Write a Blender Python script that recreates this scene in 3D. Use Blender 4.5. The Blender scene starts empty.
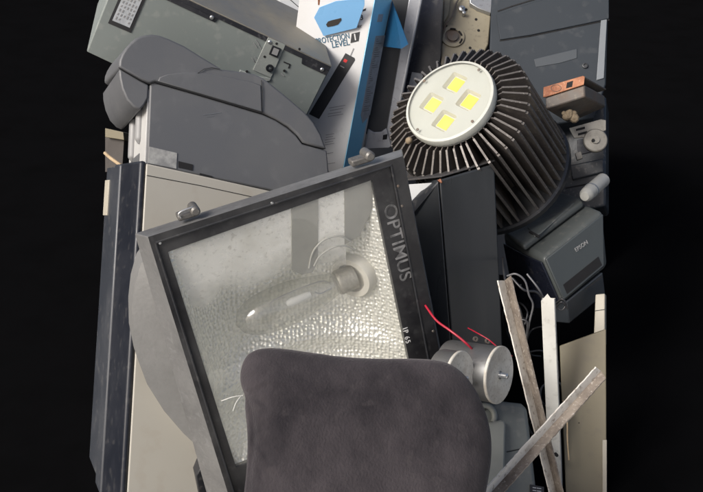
import bpy, bmesh, math, random
from mathutils import Vector, Matrix, noise
random.seed(7)
sc = bpy.context.scene
COL = sc.collection
rad = math.radians

# ------------------------------------------------------------------ view maths
F, CX, CY = 968.0, 351.5, 246.0
PITCH = rad(25)
CAM = Vector((0, 0, 1.15))
RT = Vector((1, 0, 0))
FW = Vector((0, math.cos(PITCH), -math.sin(PITCH)))
UP = Vector((0, math.sin(PITCH), math.cos(PITCH)))

def V(x, y, z):
    return RT * x + FW * y + UP * z

def ray(px, py):
    return V((px - CX) / F, 1.0, (CY - py) / F)

def P(px, py, d):
    return CAM + ray(px, py) * d

class Plane:
    """a plane in the place, with a way to find where a sight line meets it"""
    def __init__(s, o, n, ref=None):
        s.o = o; s.n = n.normalized()
        u = ref if ref is not None else V(1, 0, 0)
        s.u = (u - s.n * u.dot(s.n)).normalized()
        s.v = s.n.cross(s.u)                      # up-ish inside the plane
    def q(s, px, py, w=0.0):
        r = ray(px, py); o = s.o + s.n * w
        return CAM + r * ((o - CAM).dot(s.n) / r.dot(s.n))
    def poly(s, pts, w=0.0):
        return [s.q(a, b, w) for a, b in pts]

# ------------------------------------------------------------------ materials
def mat(name, col, rough=0.5, metal=0.0, dirt=None, dscale=8.0, damt=0.5, dlo=0.45, dhi=0.75, bump=0.0, bscale=60.0,
        spec=0.5, rvar=0.15, sheen=0.0, fleck=None, famt=0.3, stretch=None):
    m = bpy.data.materials.new(name); m.use_nodes = True
    nt = m.node_tree; N = nt.nodes; L = nt.links
    b = N['Principled BSDF']
    b.inputs['Roughness'].default_value = rough; b.inputs['Metallic'].default_value = metal
    b.inputs['Specular IOR Level'].default_value = spec
    c = (*col, 1)
    tc = N.new('ShaderNodeTexCoord'); mp = N.new('ShaderNodeMapping')
    L.new(tc.outputs['Object'], mp.inputs['Vector'])
    if stretch: mp.inputs['Scale'].default_value = stretch
    n1 = N.new('ShaderNodeTexNoise'); n1.inputs['Scale'].default_value = dscale
    n1.inputs['Detail'].default_value = 8; n1.inputs['Roughness'].default_value = 0.65
    L.new(mp.outputs[0], n1.inputs['Vector'])
    n2 = N.new('ShaderNodeTexNoise'); n2.inputs['Scale'].default_value = dscale * 9
    n2.inputs['Detail'].default_value = 6
    L.new(mp.outputs[0], n2.inputs['Vector'])
    mx = N.new('ShaderNodeMix'); mx.data_type = 'RGBA'
    mx.inputs['A'].default_value = c
    mx.inputs['B'].default_value = (*(dirt if dirt else [x * 0.75 for x in col]), 1)
    rp = N.new('ShaderNodeMapRange'); rp.inputs['From Min'].default_value = dlo; rp.inputs['From Max'].default_value = dhi
    rp.inputs['To Max'].default_value = damt
    L.new(n1.outputs['Fac'], rp.inputs['Value']); L.new(rp.outputs[0], mx.inputs['Factor'])
    out = mx.outputs['Result']
    if fleck:
        m2 = N.new('ShaderNodeMix'); m2.data_type = 'RGBA'
        r2 = N.new('ShaderNodeMapRange'); r2.inputs['From Min'].default_value = 0.58; r2.inputs['From Max'].default_value = 0.68
        r2.inputs['To Max'].default_value = famt
        L.new(n2.outputs['Fac'], r2.inputs['Value']); L.new(r2.outputs[0], m2.inputs['Factor'])
        L.new(out, m2.inputs['A']); m2.inputs['B'].default_value = (*fleck, 1); out = m2.outputs['Result']
    L.new(out, b.inputs['Base Color'])
    rr = N.new('ShaderNodeMapRange'); rr.inputs['From Min'].default_value = 0.3; rr.inputs['From Max'].default_value = 0.7
    rr.inputs['To Min'].default_value = max(0.03, rough - rvar); rr.inputs['To Max'].default_value = min(1, rough + rvar)
    L.new(n1.outputs['Fac'], rr.inputs['Value']); L.new(rr.outputs[0], b.inputs['Roughness'])
    if bump:
        nb = N.new('ShaderNodeTexNoise'); nb.inputs['Scale'].default_value = bscale; nb.inputs['Detail'].default_value = 5
        L.new(mp.outputs[0], nb.inputs['Vector'])
        bp = N.new('ShaderNodeBump'); bp.inputs['Strength'].default_value = bump; bp.inputs['Distance'].default_value = 0.003
        L.new(nb.outputs['Fac'], bp.inputs['Height']); L.new(bp.outputs[0], b.inputs['Normal'])
    if sheen:
        b.inputs['Sheen Weight'].default_value = sheen; b.inputs['Sheen Roughness'].default_value = 0.45
        b.inputs['Sheen Tint'].default_value = (0.8, 0.76, 0.76, 1)
    return m

def clear_glass(name, haze=0.0, hazecol=(0.5, 0.5, 0.46), gloss=0.05, scale=9.0, tint=(1, 1, 1), rough=0.03):
    """thin glass: mostly see-through, mirror reflection by angle, a film of dust over it"""
    m = bpy.data.materials.new(name); m.use_nodes = True
    nt = m.node_tree; N = nt.nodes; L = nt.links; N.clear()
    out = N.new('ShaderNodeOutputMaterial')
    tr = N.new('ShaderNodeBsdfTransparent'); tr.inputs[0].default_value = (*tint, 1)
    gl = N.new('ShaderNodeBsdfGlossy'); gl.inputs['Roughness'].default_value = rough
    lw = N.new('ShaderNodeLayerWeight'); lw.inputs['Blend'].default_value = 0.5
    fr = N.new('ShaderNodeMath'); fr.operation = 'POWER'; fr.inputs[1].default_value = 4.0
    L.new(lw.outputs['Facing'], fr.inputs[0])
    ad = N.new('ShaderNodeMath'); ad.operation = 'ADD'; ad.inputs[1].default_value = gloss; ad.use_clamp = True
    L.new(fr.outputs[0], ad.inputs[0])
    s1 = N.new('ShaderNodeMixShader'); L.new(ad.outputs[0], s1.inputs[0]); L.new(tr.outputs[0], s1.inputs[1]); L.new(gl.outputs[0], s1.inputs[2])
    last = s1
    if haze:
        df = N.new('ShaderNodeBsdfDiffuse'); df.inputs[0].default_value = (*hazecol, 1)
        tc = N.new('ShaderNodeTexCoord'); nz = N.new('ShaderNodeTexNoise'); nz.inputs['Scale'].default_value = scale
        nz.inputs['Detail'].default_value = 9; nz.inputs['Roughness'].default_value = 0.6
        L.new(tc.outputs['Object'], nz.inputs['Vector'])
        mr = N.new('ShaderNodeMapRange'); mr.inputs['From Min'].default_value = 0.35; mr.inputs['From Max'].default_value = 0.72
        mr.inputs['To Min'].default_value = haze * 0.35; mr.inputs['To Max'].default_value = haze
        L.new(nz.outputs['Fac'], mr.inputs['Value'])
        s2 = N.new('ShaderNodeMixShader'); L.new(mr.outputs[0], s2.inputs[0]); L.new(s1.outputs[0], s2.inputs[1]); L.new(df.outputs[0], s2.inputs[2])
        last = s2
    L.new(last.outputs[0], out.inputs['Surface'])
    return m

M = {}
DUST = (0.30, 0.28, 0.25)
M['case'] = mat('grey_painted_steel', (0.190, 0.213, 0.204), 0.5, 0, (0.14, 0.155, 0.149), 5, 0.6, bump=0.05, bscale=25, fleck=(0.33, 0.34, 0.31), famt=0.25)
M['case_top'] = mat('dusty_bare_steel', (0.20, 0.19, 0.165), 0.55, 0.2, (0.33, 0.29, 0.21), 5, 0.85, 0.40, 0.66, bump=0.1, fleck=(0.1, 0.09, 0.08), famt=0.15)
M['black_plastic'] = mat('black_plastic', (0.012, 0.013, 0.016), 0.45, 0, (0.05, 0.05, 0.05), 9, 0.5, fleck=DUST, famt=0.1)
M['black_strip'] = mat('black_painted_edge', (0.014, 0.015, 0.02), 0.5, 0, (0.05, 0.05, 0.055), 14, 0.6, fleck=(0.2, 0.2, 0.2), famt=0.2)
M['seam'] = mat('dark_gap', (0.006, 0.006, 0.007), 0.9)
M['steel'] = mat('bright_steel', (0.55, 0.56, 0.56), 0.35, 0.9, (0.3, 0.29, 0.27), 20, 0.7)
M['galv'] = mat('galvanised_steel', (0.42, 0.43, 0.44), 0.42, 0.75, (0.25, 0.25, 0.25), 16, 0.7, fleck=(0.15, 0.14, 0.13), famt=0.4)
M['printer'] = mat('dark_grey_abs_plastic', (0.096, 0.099, 0.105), 0.52, 0, (0.125, 0.126, 0.125), 3.2, 0.7, bump=0.06, bscale=400, fleck=(0.2, 0.2, 0.2), famt=0.12)
M['printer_front'] = mat('pale_grey_abs_plastic', (0.42, 0.42, 0.41), 0.5, 0, (0.3, 0.3, 0.29), 9, 0.6, bump=0.05, bscale=300)  # grey shell made paler: strong light from the left put into the colour
M['sticker'] = mat('scuffed_clear_tape', (0.36, 0.36, 0.34), 0.35, 0, (0.18, 0.18, 0.18), 40, 0.8, 0.4, 0.6)
M['beige'] = mat('beige_painted_case', (0.335, 0.32, 0.28), 0.45, 0, (0.25, 0.23, 0.195), 3, 0.6, fleck=(0.28, 0.25, 0.2), famt=0.25)
M['bezel'] = mat('slate_black_bezel', (0.011, 0.013, 0.019), 0.42, 0, (0.02, 0.022, 0.028), 7, 0.6, fleck=DUST, famt=0.06)
M['cream'] = mat('cream_plastic', (0.36, 0.335, 0.275), 0.5, 0, (0.28, 0.25, 0.2), 8, 0.6)
M['flood_front'] = mat('worn_black_bezel', (0.011, 0.011, 0.013), 0.42, 0.1, (0.06, 0.06, 0.06), 9, 0.8, 0.42, 0.72, bump=0.12, bscale=90, fleck=(0.14, 0.14, 0.14), famt=0.12)
M['flood_alu'] = mat('weathered_cast_aluminium', (0.205, 0.205, 0.20), 0.55, 0.3, (0.14, 0.14, 0.135), 7, 0.7, bump=0.2, bscale=150, fleck=(0.25, 0.25, 0.25), famt=0.15)
M['flood_edge'] = mat('worn_grey_frame_side', (0.17, 0.17, 0.168), 0.5, 0.25, (0.07, 0.07, 0.07), 9, 0.8, bump=0.25, bscale=150, fleck=(0.26, 0.26, 0.26), famt=0.25)
M['ceramic'] = mat('white_ceramic', (0.68, 0.66, 0.58), 0.35, 0, (0.5, 0.47, 0.4), 12, 0.6)
M['lettering'] = mat('worn_white_lettering', (0.20, 0.20, 0.20), 0.6, 0, (0.045, 0.045, 0.045), 38, 0.95, 0.40, 0.6)
M['lettering_ip'] = mat('white_lettering', (0.55, 0.55, 0.54), 0.6, 0, (0.3, 0.3, 0.3), 60, 0.6)
M['velvet'] = mat('charcoal_velvet', (0.0165, 0.0150, 0.0175), 0.95, 0, (0.058, 0.051, 0.055), 7, 1.0, 0.34, 0.70, bump=0.5, bscale=330, spec=0.08, sheen=0.2, fleck=(0.046, 0.041, 0.043), famt=0.35, stretch=(1.0, 1.0, 0.5))
M['thread'] = mat('white_thread', (0.45, 0.45, 0.42), 0.8)
M['box_white'] = mat('white_glossy_cardboard', (0.56, 0.56, 0.555), 0.35, 0, (0.47, 0.46, 0.44), 6, 0.6, bump=0.05, bscale=30)
M['box_blue'] = mat('blue_glossy_cardboard', (0.28, 0.66, 0.90), 0.35, 0, (0.24, 0.60, 0.84), 6, 0.5, bump=0.04)
M['box_lightblue'] = mat('light_blue_glossy_cardboard', (0.22, 0.46, 0.75), 0.3, 0, (0.17, 0.40, 0.68), 7, 0.5, bump=0.06, bscale=30)
M['box_navy'] = mat('deep_blue_glossy_cardboard', (0.006, 0.055, 0.125), 0.4, 0, (0.005, 0.045, 0.10), 7, 0.5)  # blue card of the side flap, its inside shadow put into the colour
M['ink_black'] = mat('black_print', (0.02, 0.02, 0.022), 0.5)
M['ink_blue'] = mat('blue_black_print', (0.03, 0.10, 0.16), 0.5)
M['ink_grey'] = mat('grey_print', (0.25, 0.25, 0.25), 0.5)
M['ink_pale'] = mat('pale_grey_print', (0.42, 0.44, 0.46), 0.4, 0, (0.25, 0.27, 0.29), 70, 0.7)
M['red'] = mat('red_print', (0.5, 0.02, 0.02), 0.4)
M['tray_dark'] = mat('dark_grey_tray', (0.026, 0.029, 0.033), 0.5, 0, (0.04, 0.042, 0.045), 6, 0.6)
M['slab_black'] = mat('black_glossy_slab', (0.010, 0.012, 0.020), 0.3, 0, (0.025, 0.027, 0.035), 6, 0.7, fleck=DUST, famt=0.1)
M['chassis'] = mat('yellowed_plastic', (0.25, 0.225, 0.165), 0.5, 0, (0.15, 0.125, 0.085), 11, 0.7, fleck=(0.12, 0.1, 0.08), famt=0.4)
M['panel_slate'] = mat('slate_grey_plastic', (0.021, 0.027, 0.034), 0.62, 0, (0.015, 0.020, 0.026), 4, 0.8, spec=0.3, fleck=(0.12, 0.12, 0.12), famt=0.12)
M['panel_edge'] = mat('pale_slate_plastic', (0.15, 0.165, 0.18), 0.5)
M['copper'] = mat('rusty_copper_plate', (0.38, 0.17, 0.09), 0.5, 0.4, (0.22, 0.08, 0.04), 25, 0.9, 0.4, 0.6, fleck=(0.5, 0.33, 0.22), famt=0.5)
M['rusty_grey'] = mat('brown_grey_steel', (0.14, 0.125, 0.11), 0.6, 0.4, (0.2, 0.11, 0.06), 16, 0.7, fleck=(0.3, 0.26, 0.2), famt=0.3)
M['dirt_lump'] = mat('caked_dirt', (0.22, 0.17, 0.11), 0.95, 0, (0.08, 0.06, 0.04), 60, 0.9, bump=0.8, bscale=120)
M['fins'] = mat('dusty_dark_aluminium', (0.085, 0.075, 0.072), 0.5, 0.25, (0.17, 0.15, 0.125), 14, 0.8, 0.45, 0.7, bump=0.1, fleck=(0.30, 0.27, 0.24), famt=0.25)
M['fin_edge'] = mat('worn_fin_edge', (0.13, 0.12, 0.112), 0.5, 0.4, (0.08, 0.07, 0.065), 30, 0.9, fleck=(0.4, 0.38, 0.35), famt=0.4)
M['led_white'] = mat('white_reflector_plate', (0.37, 0.385, 0.38), 0.4, 0, (0.31, 0.32, 0.30), 10, 0.6)
M['led_rim'] = mat('aged_clear_rim', (0.46, 0.47, 0.43), 0.25, 0, (0.33, 0.33, 0.28), 22, 0.8)
M['led_recess'] = mat('recess_wall', (0.46, 0.46, 0.42), 0.35, 0.1)
M['led_yellow'] = mat('yellow_phosphor', (0.58, 0.50, 0.05), 0.5, 0, (0.6, 0.50, 0.03), 30, 0.5)
M['led_orange'] = mat('scorched_phosphor', (0.72, 0.52, 0.05), 0.5, 0, (0.6, 0.36, 0.04), 40, 0.7)
M['monitor'] = mat('black_monitor_shell', (0.029, 0.032, 0.035), 0.36, 0, (0.048, 0.05, 0.052), 5, 0.7, stretch=(3, 3, 0.4))
M['epson'] = mat('charcoal_grey_plastic', (0.060, 0.067, 0.066), 0.5, 0, (0.085, 0.088, 0.083), 7, 0.8, bump=0.05, bscale=300, fleck=DUST, famt=0.14)
M['epson_front'] = mat('charcoal_grey_front', (0.052, 0.060, 0.062), 0.5, 0, (0.04, 0.046, 0.048), 7, 0.7)
M['alu'] = mat('brushed_aluminium_can', (0.19, 0.19, 0.187), 0.5, 0.7, (0.13, 0.126, 0.118), 14, 0.8, fleck=(0.12, 0.11, 0.09), famt=0.4)
M['alu_face'] = mat('dirty_aluminium_lid', (0.64, 0.62, 0.56), 0.5, 0.1, (0.40, 0.36, 0.30), 24, 0.9, 0.4, 0.66, bump=0.1, fleck=(0.25, 0.22, 0.17), famt=0.5)
M['white_paint'] = mat('chipped_white_paint', (0.60, 0.575, 0.52), 0.5, 0, (0.32, 0.28, 0.23), 17, 0.9, 0.48, 0.62, bump=0.25, bscale=90, fleck=(0.2, 0.16, 0.12), famt=0.7)
M['brown_grime'] = mat('grimy_inner_flange', (0.235, 0.20, 0.165), 0.6, 0, (0.10, 0.08, 0.065), 26, 0.9, 0.40, 0.6, bump=0.4, bscale=80, fleck=(0.5, 0.47, 0.42), famt=0.5)
M['white_tube'] = mat('white_lacquered_tube', (0.58, 0.575, 0.53), 0.35, 0, (0.44, 0.42, 0.37), 12, 0.6, fleck=(0.2, 0.18, 0.15), famt=0.25)
M['tan'] = mat('tan_painted_sheet', (0.155, 0.135, 0.09), 0.5, 0, (0.125, 0.108, 0.072), 5, 0.7, fleck=(0.1, 0.09, 0.07), famt=0.2)
M['grey_cover'] = mat('mid_grey_plastic', (0.125, 0.135, 0.128), 0.5, 0, (0.085, 0.092, 0.088), 8, 0.7, fleck=DUST, famt=0.2)
M['grey_clip'] = mat('light_grey_plastic', (0.20, 0.21, 0.195), 0.5, 0, (0.14, 0.145, 0.135), 9, 0.7)
M['red_wire'] = mat('red_wire_sheath', (0.33, 0.012, 0.03), 0.4)
M['black_wire'] = mat('black_wire_sheath', (0.02, 0.02, 0.022), 0.4, 0, (0.07, 0.07, 0.07), 30, 0.5)
M['grey_wire'] = mat('grey_wire_sheath', (0.10, 0.10, 0.105), 0.4)
M['roller'] = mat('pale_grey_roller', (0.33, 0.33, 0.31), 0.5, 0, (0.2, 0.2, 0.18), 15, 0.6)
M['paper'] = mat('white_board', (0.40, 0.41, 0.41), 0.6)
M['wood'] = mat('raw_wood', (0.42, 0.32, 0.2), 0.7, 0, (0.26, 0.18, 0.1), 12, 0.8, stretch=(1, 6, 6))
M['brown'] = mat('brown_hardboard', (0.04, 0.034, 0.03), 0.7)
M['ground'] = mat('black_rubber_ground', (0.0035, 0.0035, 0.0038), 1.0, 0, (0.002, 0.002, 0.002), 5, 0.5, spec=0.0, rvar=0)  # surrounding darkness put into the colour, so lit ground stays near black
M['concrete'] = mat('worn_concrete', (0.52, 0.51, 0.48), 0.9, 0, (0.42, 0.41, 0.39), 1.5, 0.8, bump=0.2, bscale=60)  # kept pale so the added slab throws light back at the pile
M['cabinet_dark'] = mat('dark_steel_cabinet', (0.018, 0.021, 0.027), 0.7, 0, (0.02, 0.02, 0.02), 6, 0.6, spec=0.2)  # shade of the deep gaps put into the colour of an added block

# hammered mirror of the floodlight
def hammered():
    m = bpy.data.materials.new('hammered_aluminium'); m.use_nodes = True
    nt = m.node_tree; N = nt.nodes; L = nt.links; b = N['Principled BSDF']
    b.inputs['Metallic'].default_value = 0.5; b.inputs['Roughness'].default_value = 0.37
    b.inputs['Base Color'].default_value = (0.93, 0.93, 0.86, 1)
    tc = N.new('ShaderNodeTexCoord'); vo = N.new('ShaderNodeTexVoronoi'); vo.feature = 'SMOOTH_F1'
    vo.inputs['Scale'].default_value = 145; vo.inputs['Smoothness'].default_value = 0.35; vo.inputs['Randomness'].default_value = 0.55
    L.new(tc.outputs['Object'], vo.inputs['Vector'])
    bp = N.new('ShaderNodeBump'); bp.inputs['Strength'].default_value = 1.0; bp.inputs['Distance'].default_value = 0.004
    L.new(vo.outputs['Distance'], bp.inputs['Height']); L.new(bp.outputs[0], b.inputs['Normal'])
    return m
M['hammered'] = hammered()
M['cap_metal'] = mat('dull_brass_cap', (0.42, 0.40, 0.34), 0.5, 0.4, (0.25, 0.24, 0.2), 60, 0.8, bump=.4, bscale=200)
M['arc_white'] = mat('white_quartz_tube', (0.92, 0.92, 0.9), 0.2)
M['satin'] = mat('satin_end_sheet', (0.95, 0.95, 0.90), 0.3, 0.2, (0.74, 0.73, 0.66), 16, 0.8, 0.45, 0.7, bump=0.05, bscale=40, fleck=(0.22, 0.20, 0.17), famt=0.35)  # pale patches mirrored in the floodlight glass, painted as a sheet colour
def fade_edge(m):  # fades the painted reflection out towards its lower edge
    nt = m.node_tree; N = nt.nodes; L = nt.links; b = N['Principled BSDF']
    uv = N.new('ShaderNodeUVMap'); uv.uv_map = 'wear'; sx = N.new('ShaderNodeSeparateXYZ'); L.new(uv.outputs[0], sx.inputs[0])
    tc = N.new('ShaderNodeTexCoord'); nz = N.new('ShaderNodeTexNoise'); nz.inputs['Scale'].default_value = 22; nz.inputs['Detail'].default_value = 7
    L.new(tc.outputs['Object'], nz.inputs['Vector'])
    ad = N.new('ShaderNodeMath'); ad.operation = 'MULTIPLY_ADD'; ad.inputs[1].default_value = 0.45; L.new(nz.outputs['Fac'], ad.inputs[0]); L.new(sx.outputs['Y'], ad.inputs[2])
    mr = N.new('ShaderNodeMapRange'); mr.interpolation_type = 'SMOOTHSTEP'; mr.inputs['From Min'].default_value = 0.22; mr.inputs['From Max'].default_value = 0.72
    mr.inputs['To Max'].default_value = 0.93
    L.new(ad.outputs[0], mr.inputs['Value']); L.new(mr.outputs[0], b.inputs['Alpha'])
fade_edge(M['satin'])
M['strap_grey'] = mat('grey_strap_sheet', (0.36, 0.36, 0.33), 0.4, 0.3, (0.28, 0.28, 0.26), 12, 0.6)  # grey of the column mirrored in the glass, put into a sheet colour
M['lead_grey'] = mat('grey_lamp_lead', (0.40, 0.40, 0.37), 0.5)
M['flood_glass'] = clear_glass('dusty_pane', 0.10, (0.62, 0.62, 0.56), 0.035, 7)
M['bulb_glass'] = clear_glass('bulb_glass', 0.11, (0.8, 0.8, 0.75), 0.12, 70, (.90, .90, .88), .08)
M['lens_glass'] = clear_glass('yellowed_lens', 0.16, (0.70, 0.70, 0.62), 0.0, 14, (1, 1, 0.96), 0.4)

# ------------------------------------------------------------------ mesh building
class MB:
    def __init__(s): s.v = []; s.f = []; s.fm = []
    def add(s, vs, fs, mi=0):
        o = len(s.v); s.v += [Vector(v) for v in vs]; s.f += [tuple(i + o for i in f) for f in fs]; s.fm += [mi] * len(fs); return s
    def loft(s, A, B, capA=True, capB=True, mi=0, side_mi=None):
        n = len(A); fs = []
        sm = mi if side_mi is None else side_mi
        s.add(list(A) + list(B), [(i, (i + 1) % n, n + (i + 1) % n, n + i) for i in range(n)], sm)
        o = len(s.v) - 2 * n
        if capA: s.f.append(tuple(o + i for i in reversed(range(n)))); s.fm.append(mi)
        if capB: s.f.append(tuple(o + n + i for i in range(n))); s.fm.append(sm)
        return s
    def prism(s, A, vec, **k):
        return s.loft(A, [a + vec for a in A], **k)
    def ppx(s, pl, pts, w0, w1, **k):                 # outline on plane at height w0, swept straight back to w1
        A = pl.poly(pts, w0); return s.prism(A, pl.n * (w1 - w0), **k)
    def box(s, o, a, b, c):                           # corner and three edge vectors
        return s.prism([o, o + a, o + a + b, o + b], c)
    def lathe(s, c, ax, prof, n=48, ref=None, caps=True, mi=0):       # prof: list of (r, t) along ax from c
        ax = ax.normalized(); r = ref or V(0, 0, 1)
        u = (r - ax * r.dot(ax)).normalized(); w = ax.cross(u); vs = []
        for (rr, t) in prof:
            for k in range(n):
                a = 2 * math.pi * k / n
                vs.append(c + ax * t + (u * math.cos(a) + w * math.sin(a)) * rr)
        fs = []
        for j in range(len(prof) - 1):
            for k in range(n):
                k2 = (k + 1) % n
                fs.append((j * n + k, j * n + k2, (j + 1) * n + k2, (j + 1) * n + k))
        if caps:
            fs.append(tuple(reversed(range(n)))); fs.append(tuple((len(prof) - 1) * n + k for k in range(n)))
        return s.add(vs, fs, mi)
    def tube(s, pts, r, n=10, smooth=6):
        pts = [Vector(p) for p in pts]
        if smooth and len(pts) > 2:                   # Catmull-Rom
            q = []
            ext = [pts[0] * 2 - pts[1]] + pts + [pts[-1] * 2 - pts[-2]]
            for i in range(1, len(ext) - 2):
                for k in range(smooth):
                    t = k / smooth; a, b, c, d = ext[i - 1:i + 3]
                    q.append(0.5 * ((2 * b) + (c - a) * t + (2 * a - 5 * b + 4 * c - d) * t * t + (3 * b - a - 3 * c + d) * t ** 3))
            q.append(pts[-1]); pts = q
        vs = []; prev = None
        for i, p in enumerate(pts):
            d = (pts[min(i + 1, len(pts) - 1)] - pts[max(i - 1, 0)]).normalized()
            u = prev if prev is not None else (Vector((0.3, 0.5, 0.81)))
            u = (u - d * u.dot(d)).normalized(); prev = u; w = d.cross(u)
            rr = r(i / (len(pts) - 1)) if callable(r) else r
            for k in range(n):
                a = 2 * math.pi * k / n; vs.append(p + (u * math.cos(a) + w * math.sin(a)) * rr)
        fs = [(j * n + k, j * n + (k + 1) % n, (j + 1) * n + (k + 1) % n, (j + 1) * n + k) for j in range(len(pts) - 1) for k in range(n)]
        fs += [tuple(reversed(range(n))), tuple((len(pts) - 1) * n + k for k in range(n))]
        return s.add(vs, fs)
    def build(s, name, mats, thing=None, parent=None, bevel=0.0, seg=2, ang=38, label=None):
        me = bpy.data.meshes.new(name); me.from_pydata([tuple(v) for v in s.v], [], s.f)
        if not isinstance(mats, (list, tuple)): mats = [mats]
        for m in mats: me.materials.append(M[m] if isinstance(m, str) else m)
        for p, mi in zip(me.polygons, s.fm): p.material_index = mi
        bm = bmesh.new(); bm.from_mesh(me); bmesh.ops.recalc_face_normals(bm, faces=bm.faces); bm.to_mesh(me); bm.free()
        me.shade_smooth(); me.set_sharp_from_angle(angle=rad(ang))
        o = bpy.data.objects.new(name, me); COL.objects.link(o)
        if bevel:
            b = o.modifiers.new('bevel', 'BEVEL'); b.width = bevel; b.segments = seg; b.limit_method = 'ANGLE'; b.angle_limit = rad(40)
        if label: o['label'] = label
        if thing is not None: thing.take(o, parent)
        return o

class Thing:
    def __init__(s, name, label, cat, group=None):
        s.root = bpy.data.objects.new(name, None); COL.objects.link(s.root); s.root.empty_display_size = 0.05
        s.root['label'] = label; s.root['category'] = cat
        if group: s.root['group'] = group
        s.obs = []
    def take(s, o, parent=None):
        o.parent = parent if parent is not None else s.root; s.obs.append(o)
    def done(s):
        vs = [v.co for o in s.obs for v in o.data.vertices]
        c = Vector(((min(v.x for v in vs) + max(v.x for v in vs)) / 2, (min(v.y for v in vs) + max(v.y for v in vs)) / 2, min(v.z for v in vs)))
        for o in s.obs: o.data.transform(Matrix.Translation(-c))
        s.root.location = c; return s.root

def single(o, label, cat, group=None):                # a thing that is one mesh: origin at its base
    vs = [v.co for v in o.data.vertices]
    c = Vector(((min(v.x for v in vs) + max(v.x for v in vs)) / 2, (min(v.y for v in vs) + max(v.y for v in vs)) / 2, min(v.z for v in vs)))
    o.data.transform(Matrix.Translation(-c)); o.location = c
    o['label'] = label; o['category'] = cat
    if group: o['group'] = group
    return o

def text(s, pl, px, py, w, dirpx, size, thing, parent, mat_, name='lettering', flip=1, thick=0.0006, sx=1.0, spacing=1.0, bold=0.0):
    """writing laid on a plane; dirpx = where the baseline runs, in sight-line terms"""
    cu = bpy.data.curves.new(name, 'FONT'); cu.body = s; cu.size = 1; cu.align_x = 'CENTER'; cu.align_y = 'CENTER'
    cu.extrude = thick / size; cu.space_character = spacing; cu.offset = bold
    to = bpy.data.objects.new(name, cu); COL.objects.link(to)
    dg = bpy.context.evaluated_depsgraph_get(); me = bpy.data.meshes.new_from_object(to.evaluated_get(dg))
    COL.objects.unlink(to); bpy.data.objects.remove(to)
    o0 = pl.q(px, py, w); o1 = pl.q(px + dirpx[0], py + dirpx[1], w)
    X = (o1 - o0).normalized(); Y = pl.n.cross(X)
    mm = Matrix((( *(X * size * sx), ), (*(Y * size),), (*(pl.n * size),))).transposed().to_4x4()
    mm.translation = o0
    me.transform(mm); me.materials.clear(); me.materials.append(M[mat_])
    o = bpy.data.objects.new(name, me); COL.objects.link(o)
    thing.take(o, parent); return o

def ribbon(mb, pl, pts, w, wid):                       # a thin strip along a path drawn on a plane
    q = pl.poly(pts, w)
    for a, b in zip(q, q[1:]):
        d = (b - a).normalized(); s = pl.n.cross(d) * wid / 2; e = d * wid * 0.3
        mb.prism([a - s - e, b - s + e, b + s + e, a + s - e], -pl.n * 0.0012)
    return mb

def rect_px(c, ux, uy):                                # outline round a centre from two half axes
    return [(c[0] - ux[0] - uy[0], c[1] - ux[1] - uy[1]), (c[0] + ux[0] - uy[0], c[1] + ux[1] - uy[1]),
            (c[0] + ux[0] + uy[0], c[1] + ux[1] + uy[1]), (c[0] - ux[0] + uy[0], c[1] - ux[1] + uy[1])]

def arc_px(c, r, n=24, ry=None):
    return [(c[0] + r * math.cos(2 * math.pi * k / n), c[1] + (ry or r) * math.sin(2 * math.pi * k / n)) for k in range(n)]

def lerp(a, b, t): return (a[0] + (b[0] - a[0]) * t, a[1] + (b[1] - a[1]) * t)

# ================================================================== SETTING
g = MB(); g.add([(-40, -40, 0), (40, -40, 0), (40, 60, 0), (-40, 60, 0)], [(0, 1, 2, 3)])
go = g.build('ground', 'ground'); go['kind'] = 'structure'
pv = MB().box(Vector((-14, -16, 0.002)), Vector((28, 0, 0)), Vector((0, 17.25, 0)), Vector((0, 0, 0.03))).build('pavement', 'concrete', bevel=.004); pv['kind'] = 'structure'  # added slab out of view, bounces light onto the pile and reflector

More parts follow.
